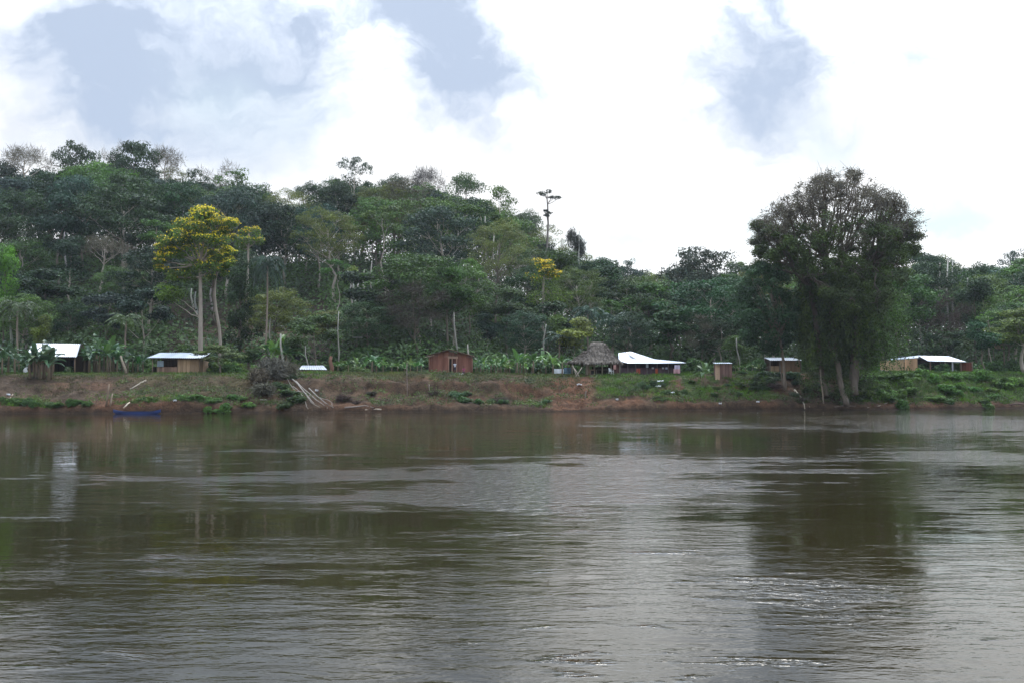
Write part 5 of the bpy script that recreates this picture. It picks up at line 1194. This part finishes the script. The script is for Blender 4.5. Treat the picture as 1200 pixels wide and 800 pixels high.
bananas([(1146, 156, 420), (1186, 158, 417), (1196, 158, 420), (1158, 160, 418), (1152, 158, 422)], 'banana plant near the stilt cabin at far right', 'bananas near the stilt cabin', GB)
bananas([(866, 139, 424), (874, 138, 427), (882, 140, 425), (890, 139, 428), (897, 141, 426), (862, 137, 428)], 'low banana plant right of the outhouse', 'bananas right of the outhouse', [(.07, .12, .03), (.09, .14, .035)])

# ---- shrubs
def shrubs(spots, label, group, c, cat='shrub', mesh=None, name='leafy_shrub'):
    for px, Y, w_, h_ in spots:
        g = G(px, Y); o = link(name, mesh or rnd.choice(SHRUB), M['twig' if mesh else 'leaf'], None, jit(c, .2), (g.x, g.y, g.z - .08)); o.scale = (w_ / 2, w_ / 2, h_ / 1.4); o.rotation_euler.z = rnd.uniform(0, 6.28); tag(o, label, cat, group)
def by_s(px, s): x = X(px, 125); return float(yw(np.array([x]))[0]) + s
q = []
for k in range(64):
    px = rnd.uniform(1008, 1215); s = rnd.uniform(1.2, 15); q.append((px, by_s(px, s) * (1 + .0), rnd.uniform(1.4, 3.2), rnd.uniform(.7, 1.5) * (1.25 if s < 10 else .45)))
shrubs(q, 'leafy green shrub overgrowing the bank below the porch house', 'shrubs on the right bank', (.075, .145, .022))
q = []
for k in range(26):
    px = rnd.uniform(880, 1010); s = rnd.uniform(2.5, 11); q.append((px, by_s(px, s), rnd.uniform(1.2, 2.4), rnd.uniform(.6, 1.3)))
shrubs(q, 'dark shrub on the shaded bank around the big tree roots', 'shrubs under the big riverside tree', (.042, .070, .022))
q = [(1103, 147, 2.0, 1.9), (1108, 147.5, 1.6, 1.4)]
shrubs(q[:1], 'dense rounded bush right in front of the porch opening', None, (.05, .10, .025)); shrubs(q[1:], 'smaller bush against the right side of the rounded porch bush', None, (.045, .085, .022))
shrubs([(752, 127, 1.4, 1.3), (765, 127.5, 1.2, 1.1), (758, 126.5, .9, .7), (776, 127.5, 1.0, .6), (745, 126, 1.0, .6)], 'small bluish green bush on the bank edge before the tin roofed house', 'bushes before the tin roofed house', (.05, .085, .035))
q = [(px, by_s(px, rnd.uniform(.8, 2.2)), rnd.uniform(1.0, 1.9), rnd.uniform(.5, 1.1)) for px in (2, 10, 18, 26, 33, 40, 60, 68, 82, 90, 97, 104, 12, 22, 86, 30)]
shrubs(q, 'weedy green bush on the muddy bank at far left of the canoe', 'waterside bushes left of the canoe', (.055, .115, .020))
q = [(px, by_s(px, rnd.uniform(.8, 2.4)), rnd.uniform(1.1, 2.0), rnd.uniform(.5, .95)) for px in (168, 176, 218, 226, 234, 241, 250, 258, 266, 275, 284, 292, 212, 245, 262)]
shrubs(q, 'weedy green bush on the muddy bank between the canoe and the dead brush', 'waterside bushes right of the canoe', (.065, .135, .022))
q = [(px, by_s(px, s), w_, h_) for px, s, w_, h_ in ((335, 1.5, 2, 1), (345, 2.5, 2.2, 1), (340, 4, 2.4, .9), (352, 1.5, 1.6, .8), (330, 6, 2.2, 1.2), (340, 8.5, 2, 1), (352, 10, 1.6, .7))]
shrubs(q, 'low green bush under the bleached fallen tree', 'bushes around the fallen tree', (.045, .078, .02))
q = [(px, by_s(px, s), w_, h_) for px, s, w_, h_ in ((535, 4.2, 2.2, .9), (540, 3, 2.0, .9), (546, 5, 1.6, .7), (548, 2.2, 1.4, .7), (632, 2.4, 1.5, .8), (640, 3, 1.4, .6), (560, 2, 1.4, .8), (576, 2.3, 1.3, .7), (590, 2, 1.4, .7))]
shrubs(q, 'low green bush on the brown bank below the red shack', 'bushes below the red shack', (.05, .095, .03))
q = [(rnd.uniform(770, 880), 0, 0, 0) for k in range(24)]
q = [(px, by_s(px, rnd.uniform(2, 12)), rnd.uniform(.9, 1.8), rnd.uniform(.35, .8)) for px, *_ in q]
shrubs(q, 'low green bush on the weedy slope below the outhouse', 'bushes below the outhouse', (.05, .088, .02))
q = [(px, rnd.uniform(129, 137) if not 330 < px < 410 else rnd.uniform(139, 142), rnd.uniform(1.8, 3.4), rnd.uniform(1.2, 2.4)) for px in (243, 250, 262, 272, 282, 268, 300, 345, 352, 358, 392, 400, 425, 246, 276, 378, 384, 340, 170, 158, 84, 92, 20, 12)]
shrubs(q, 'green thicket bush on the flat ground behind the bank at left', 'thicket bushes at left', (.075, .125, .026))
q = [(px, rnd.uniform(141, 150), rnd.uniform(2.2, 3.8), rnd.uniform(1.4, 3.0)) for px in range(560, 1000, 12)] + [(px, rnd.uniform(154, 162), rnd.uniform(2.4, 4), rnd.uniform(1.5, 3)) for px in range(1000, 1230, 12)]
shrubs(q, 'leafy thicket bush between the houses and the hillside forest', 'thicket bushes behind the houses', (.060, .112, .028))
q = [(px, rnd.uniform(141, 152), rnd.uniform(2.2, 4), rnd.uniform(1.4, 2.8)) for px in range(-40, 500, 13)]
shrubs(q, 'leafy thicket bush at the foot of the hill behind the left huts', 'thicket bushes behind the left huts', (.060, .112, .028))
# dead brush
for k, (px, Y, w_, h_, lb) in enumerate(((318, 119.5, 4.0, 3.0, 'large grey brown dead brush heap hanging over the bank left of the fallen tree'), (303, 118, 3.0, 2.2, 'smaller dead brush at the left foot of the large dead brush heap'), (336, 120.5, 2.8, 2.4, 'dead brush behind the top of the bleached fallen tree'), (310, 115, 3.0, 1.6, 'low dead brush near the water below the large dead brush heap'))):
    shrubs([(px, Y, w_, h_)], lb, None, (.125, .110, .078), 'dead brush', TWIGSHRUB, 'dead_brush')
q = [(px, by_s(px, rnd.uniform(.8, 5)), rnd.uniform(1.4, 2.4), rnd.uniform(.5, .9)) for px in (402, 418, 436, 508, 588, 905, 938)]
shrubs(q, 'tangle of dry brown brush low on the eroded bank', 'dry brush on the bank', (.085, .064, .046), 'dead brush', TWIGSHRUB, 'dead_brush')

# ------------------------------------------------------------------ grass and undergrowth (uncountable)
def scatter(n, px0, px1, s0, s1, dens):
    px = rng.uniform(px0, px1, n); s = rng.uniform(s0, s1, n); x = (px - 600) / F * 128; x = x * (1 + (s - 8) / 128)
    keep = rng.uniform(0, 1, n) < dens(px, s, x, yw(x) + s); x, s = x[keep], s[keep]; y = yw(x) + s
    return np.stack([x, y, ground(x, y)], 1)
def grass(name, P0, hmin, hmax, color, label, per=5, w=.06):
    n = len(P0); c = np.repeat(P0, per, 0) + np.concatenate([rng.normal(size=(n * per, 2)) * .12, np.full((n * per, 1), -.03)], 1)
    lv = Leaves(); t = rng.normal(size=(len(c), 3)) * .38; t[:, 2] = 1
    tone = np.clip(np.repeat(.5 + (fbm(P0[:, 0] * .6, P0[:, 1] * .9, 61) - .5) * 1.6, per) + rng.uniform(-.25, .25, len(c)), 0, 1)
    lv.along(c, t, rng.uniform(hmin, hmax, len(c)), w, tone, rng)
    o = link(name, lv.mesh(name), M['leaf'], None, color); tag(o, label, 'grass', None, 'stuff')
pat = lambda x, y, sd, t, f=.15: np.clip((fbm(x * .45, y * .6, sd) - t) / f + .5, 0, 1)
def dens_green(px, s, x, y):
    d = band(px, 695, 800, 15) * band(s, 2.2, 14, 1) * (.35 + .65 * pat(x, y, 71, .42))
    d = np.maximum(d, band(px, 775, 925, 15) * band(s, .8, 15, 1) * pat(x, y, 72, .5))
    d = np.maximum(d, band(px, 1000, 1300, 15) * band(s, .5, 17, 1) * (.35 + .65 * pat(x, y, 73, .42)))
    d = np.maximum(d, (band(px, -60, 112, 10) + band(px, 165, 305, 12)) * band(s, .3, 3.0, .5) * pat(x, y, 74, .45))
    d = np.maximum(d, band(px, 300, 400, 10) * band(s, 8, 15, 1.5) * .6)
    return d
grass('bank_grass', scatter(30000, -60, 1290, 0, 17, dens_green), .18, .55, (.085, .150, .020), 'lush green grass and weeds growing down the river bank')
def dens_dry(px, s, x, y):
    d = band(px, 385, 690, 25) * band(s, 7, 16, 1.5) * pat(x, y, 75, .48)
    d = np.maximum(d, band(px, 60, 330, 30) * band(s, 4, 15, 1.5) * .55 * pat(x, y, 76, .5))
    d = np.maximum(d, band(px, 500, 660, 20) * band(s, 1.5, 7, 1) * .7 * pat(x, y, 77, .52))
    return d
grass('dry_grass', scatter(26000, -60, 900, 1, 17, dens_dry), .12, .38, (.095, .095, .036), 'dull olive dry grass on the bank and its upper edge')
grass('village_grass', scatter(26000, -80, 1300, 11.5, 30, lambda px, s, x, y: .25 + .5 * pat(x, y, 78, .5)), .12, .38, (.075, .118, .022), 'short green grass between the houses')
P0 = scatter(9000, -60, 1290, .2, 11, lambda px, s, x, y: .15 + .85 * pat(x, y, 91, .5))
lv = Leaves(); t = rng.normal(size=(len(P0), 3)); t[:, 2] = np.abs(t[:, 2]) * .35 + .1
lv.along(P0, t, rng.uniform(.25, 1.1, len(P0)), .05, rng.uniform(0, 1, len(P0)), rng)
tag(link('stick_litter', lv.mesh('stick_litter'), M['twig'], None, (.115, .085, .062)), 'dry sticks, roots and leaf litter strewn over the eroded bank', 'litter', None, 'stuff')
def dens_weed(px, s, x, y):
    d = band(s, .15, 3.2, .5) * pat(x, y, 92, .5) * (1 - band(px, 640, 695, 8)) * (1 - .8 * band(px, 112, 160, 8))
    d = np.maximum(d, .8 * band(s, 2, 12, 1) * pat(x, y, 93, .57) * band(px, 150, 900, 30))
    return d
P0 = scatter(15000, -60, 1290, .1, 12, dens_weed); lv = Leaves(); P0 = np.repeat(P0, 5, 0); n = len(P0)
c = P0 + np.stack([rng.normal(size=n) * .22, rng.normal(size=n) * .22, rng.uniform(.05, .55, n)], 1); nn = rng.normal(size=(n, 3)); nn[:, 2] += .8; nn[:, 1] -= .6
lv.quads(c, nn, rng.uniform(.12, .32, n), rng.uniform(.06, .16, n), np.clip(.5 + (fbm(c[:, 0] * .5, c[:, 1] * .5, 94) - .5) * 1.5 + rng.uniform(-.25, .25, n), 0, 1), rng)
tag(link('bank_weeds', lv.mesh('bank_weeds'), M['leaf'], None, (.060, .100, .022)), 'low leafy weeds clinging to the eroded bank', 'weeds', None, 'stuff')
n = 230000
px = rng.uniform(-100, 1300, n); Y = rng.uniform(140, 270, n) ; x = (px - 600) / F * Y; keep = (Y - yw(x) > 27) & ~((px > 195) & (px < 385) & (Y < 186) & (rng.uniform(0, 1, n) < .6)); x, Y, px = x[keep], Y[keep], px[keep]; z = ground(x, Y)
hh = rng.uniform(0, 1, len(x)) ** 1.2 * (1.0 + 6.5 * fbm(x * .12, Y * .12, 81) ** 1.5 + 7 * np.clip((Y - 228) / 14, 0, 1) + 5 * np.clip((px - 620) / 60, 0, 1) * np.clip((Y - 160) / 10, 0, 1))
lv = Leaves(); nn = rng.normal(size=(len(x), 3)) * .6; nn[:, 2] += .8; nn[:, 1] -= .5
lv.quads(np.stack([x, Y, z + hh], 1), nn, rng.uniform(.35, .9, len(x)), rng.uniform(.2, .5, len(x)), np.clip(.5 + (fbm(x * .15, Y * .15, 83) - .5) * 1.4 + rng.uniform(-.25, .25, len(x)), 0, 1), rng)
o = link('hillside_undergrowth', lv.mesh('undergrowth'), M['leaf'], None, (.058, .096, .026)); tag(o, 'low leafy undergrowth covering the forest floor', 'undergrowth', None, 'stuff')

# ------------------------------------------------------------------ SKY, SUN, HAZE, CAMERA
SUN_EL, SUN_AZ = R(58), R(18)      # azimuth from +Y towards +X: the sun stands beyond the hill, behind cloud
w = bpy.data.worlds.new('World'); sc.world = w; w.use_nodes = True; nt = w.node_tree; nt.nodes.clear(); T = NT(nt)
sky = T.n('ShaderNodeTexSky', sky_type='NISHITA'); sky.sun_disc = False; sky.sun_elevation = SUN_EL; sky.sun_rotation = SUN_AZ; sky.air_density = 1; sky.dust_density = 2
bg1 = T.n('ShaderNodeBackground'); T.l(sky.outputs[0], bg1.inputs[0]); bg1.inputs[1].default_value = .12
tc = T.n('ShaderNodeTexCoord'); d0 = tc.outputs['Generated']
_, nc = T.noise(3.2, 4, d0, .55); _, nc2 = T.noise(9, 4, d0, .6); _, nc3 = T.noise(26, 4, d0, .6)
def vec(op, a, b=None, s=None):
    nd = T.n('ShaderNodeVectorMath', operation=op); T.val(nd.inputs[0], a)
    if b is not None: T.val(nd.inputs[1], b)
    if s is not None: nd.inputs['Scale'].default_value = s
    return nd.outputs['Value' if op == 'DOT_PRODUCT' else 'Vector']
wv = vec('ADD', vec('SCALE', vec('SUBTRACT', nc, (.5, .5, .5)), s=.16), vec('SCALE', vec('SUBTRACT', nc2, (.5, .5, .5)), s=.09)); wv = vec('ADD', wv, vec('SCALE', vec('SUBTRACT', nc3, (.5, .5, .5)), s=.035))
dv = vec('ADD', d0, wv); sx = T.n('ShaderNodeSeparateXYZ'); T.l(dv, sx.inputs[0])
az = T.math('ARCTAN2', sx.outputs[0], sx.outputs[1]); el = T.math('ARCSINE', sx.outputs[2])
def pix_dir(px, py):
    p = P(px, py, 100.); d = (p - Vector((0, 0, CAMZ))).normalized(); return math.atan2(d.x, d.y), math.asin(d.z)
def blobs(lst):
    tot = None
    for px, py, rx, ry, am in lst:
        a0, e0 = pix_dir(px, py)
        u = T.math('DIVIDE', T.math('SUBTRACT', az, a0), 1.1 * rx / F); v = T.math('DIVIDE', T.math('SUBTRACT', el, e0), 1.12 * ry / F)
        q = T.math('ADD', T.math('MULTIPLY', u, u), T.math('MULTIPLY', v, v))
        g_ = T.math('MULTIPLY', T.math('POWER', 2.718, T.math('MULTIPLY', q, -1.7)), am)
        tot = g_ if tot is None else T.math('ADD', tot, g_)
    return T.math('MINIMUM', tot, 1.0)
dark = blobs([(200, 22, 140, 62, .85), (315, 50, 80, 44, .95), (70, 55, 110, 50, .4), (120, 130, 120, 55, .42), (225, 170, 110, 60, .42), (50, 20, 110, 36, .35), (20, 185, 60, 30, .3), (255, 105, 130, 60, .4), (90, 100, 90, 40, .3), (320, 150, 90, 60, .25), (330, 195, 70, 50, .25),
              (505, 20, 115, 88, .75), (548, 88, 98, 58, .8), (470, 60, 50, 40, .2), (898, 45, 70, 95, .65), (905, 108, 100, 72, .85), (875, 150, 50, 30, .3), (1085, 72, 45, 38, .4), (1060, 20, 35, 35, .25), (1150, 10, 50, 30, .3),
              (735, 130, 40, 35, .12), (1035, 158, 55, 26, .28), (220, -75, 210, 80, .8), (540, -110, 140, 110, .7), (900, -90, 120, 90, .6)])
thin = blobs([(740, 285, 90, 28, .8), (880, 285, 60, 24, .6), (1120, 255, 110, 30, .55), (1170, 280, 60, 26, .7), (1090, 285, 50, 20, .6), (735, 135, 45, 38, .35), (640, 90, 40, 40, .25), (1085, 75, 50, 40, .3), (990, 165, 60, 30, .35), (330, 150, 60, 60, .2), (245, 110, 50, 40, .3)])
mpc = T.n('ShaderNodeMapping'); T.l(dv, mpc.inputs[0]); mpc.inputs['Scale'].default_value = (1.0, 1.0, 2.2)
wisp, _ = T.noise(7.0, 7, mpc.outputs[0], .62); wisp2, _ = T.noise(16.0, 6, mpc.outputs[0], .6)
dark = T.math('MULTIPLY', dark, T.math('MULTIPLY', T.ramp(wisp, .28, .68, .72, 1.12), T.ramp(wisp2, .25, .75, .84, 1.10)))
dark = T.math('MINIMUM', T.math('ADD', dark, T.math('MULTIPLY', T.ramp(wisp, .50, .74), .26)), 1.0)
nb, _ = T.noise(2.1, 5, d0, .58)
away = T.math('MAXIMUM', T.ramp(T.math('ABSOLUTE', az), .50, .75), T.ramp(el, .38, .55))     # beyond the part of the sky the photograph fixes
dark = T.math('MAXIMUM', dark, T.math('MULTIPLY', away, T.ramp(nb, .46, .64)))
sund = (math.sin(SUN_AZ) * math.cos(SUN_EL), math.cos(SUN_AZ) * math.cos(SUN_EL), math.sin(SUN_EL))
glow = T.math('POWER', T.math('MAXIMUM', vec('DOT_PRODUCT', d0, sund), 0.0), 2.0)
esx = T.n('ShaderNodeSeparateXYZ'); T.l(d0, esx.inputs[0]); lum = T.math('ADD', T.math('MULTIPLY_ADD', glow, .30, .88), T.ramp(esx.outputs[2], .21, .60, 0.0, 3.2))
nt1, _ = T.noise(5.5, 6, dv, .6); lum = T.math('MULTIPLY', lum, T.ramp(nt1, .3, .7, .84, 1.16))
lum = T.math('MULTIPLY', lum, T.ramp(esx.outputs[1], -.6, .6, .62, 1.08))
hi = T.mix(T.ramp(esx.outputs[2], .25, .6), (1.0, 1.0, 1.0), (.80, .95, 1.18)); bright = vec('SCALE', hi, s=1.0); nd = bright.node; T.l(lum, nd.inputs['Scale'])
ccol = T.mix(T.math('SUBTRACT', 1.0, T.math('POWER', T.math('SUBTRACT', 1.0, T.math('MULTIPLY', dark, .93)), 1.5)), bright, (.42, .505, .65)); ccol = T.mix(T.math('MULTIPLY', thin, .9), ccol, (.66, .80, .83))
bg2 = T.n('ShaderNodeBackground'); T.l(ccol, bg2.inputs[0]); bg2.inputs[1].default_value = 1.0
mx = T.n('ShaderNodeMixShader'); mx.inputs[0].default_value = .94; T.l(bg1.outputs[0], mx.inputs[1]); T.l(bg2.outputs[0], mx.inputs[2])
wo = T.n('ShaderNodeOutputWorld'); T.l(mx.outputs[0], wo.inputs[0])
w.cycles.sampling_method = 'MANUAL'; w.cycles.sample_map_resolution = 512

sl = bpy.data.lights.new('sun', 'SUN'); sl.energy = 1.4; sl.angle = R(12); sl.color = (1, .95, .87); so = bpy.data.objects.new('sun', sl); col.objects.link(so)
so.rotation_euler = Vector(sund).to_track_quat('Z', 'Y').to_euler()

hz = MB(); hz.box(-720, 720, -75, 960, -3.6, 78); me = hz.mesh('haze'); m, nt = new_mat('haze air'); T = NT(nt)
pv = T.n('ShaderNodeVolumePrincipled'); pv.inputs['Density'].default_value = .00010; pv.inputs['Color'].default_value = (.86, .91, 1, 1); pv.inputs['Anisotropy'].default_value = .25
o_ = T.n('ShaderNodeOutputMaterial'); T.l(pv.outputs[0], o_.inputs['Volume']); tag(link('haze', me, m), kind='stuff')

cam = bpy.data.cameras.new('camera'); cam.sensor_width = 36; cam.lens = 36 * F / 1200; cam.clip_start = .1; cam.clip_end = 3000
co = bpy.data.objects.new('camera', cam); col.objects.link(co); co.location = (0, 0, CAMZ); co.rotation_euler = (math.pi / 2 + PITCH, 0, 0); sc.camera = co
sc.view_settings.view_transform = 'Standard'; sc.view_settings.look = 'None'; sc.view_settings.gamma = 1; sc.view_settings.exposure = 0.3; sc.view_settings.use_curve_mapping = False
cy = sc.cycles; cy.max_bounces = 6; cy.diffuse_bounces = 2; cy.glossy_bounces = 2; cy.transmission_bounces = 3; cy.volume_bounces = 0; cy.transparent_max_bounces = 4
cy.caustics_reflective = False; cy.caustics_refractive = False; cy.use_denoising = True; cy.sample_clamp_indirect = 6
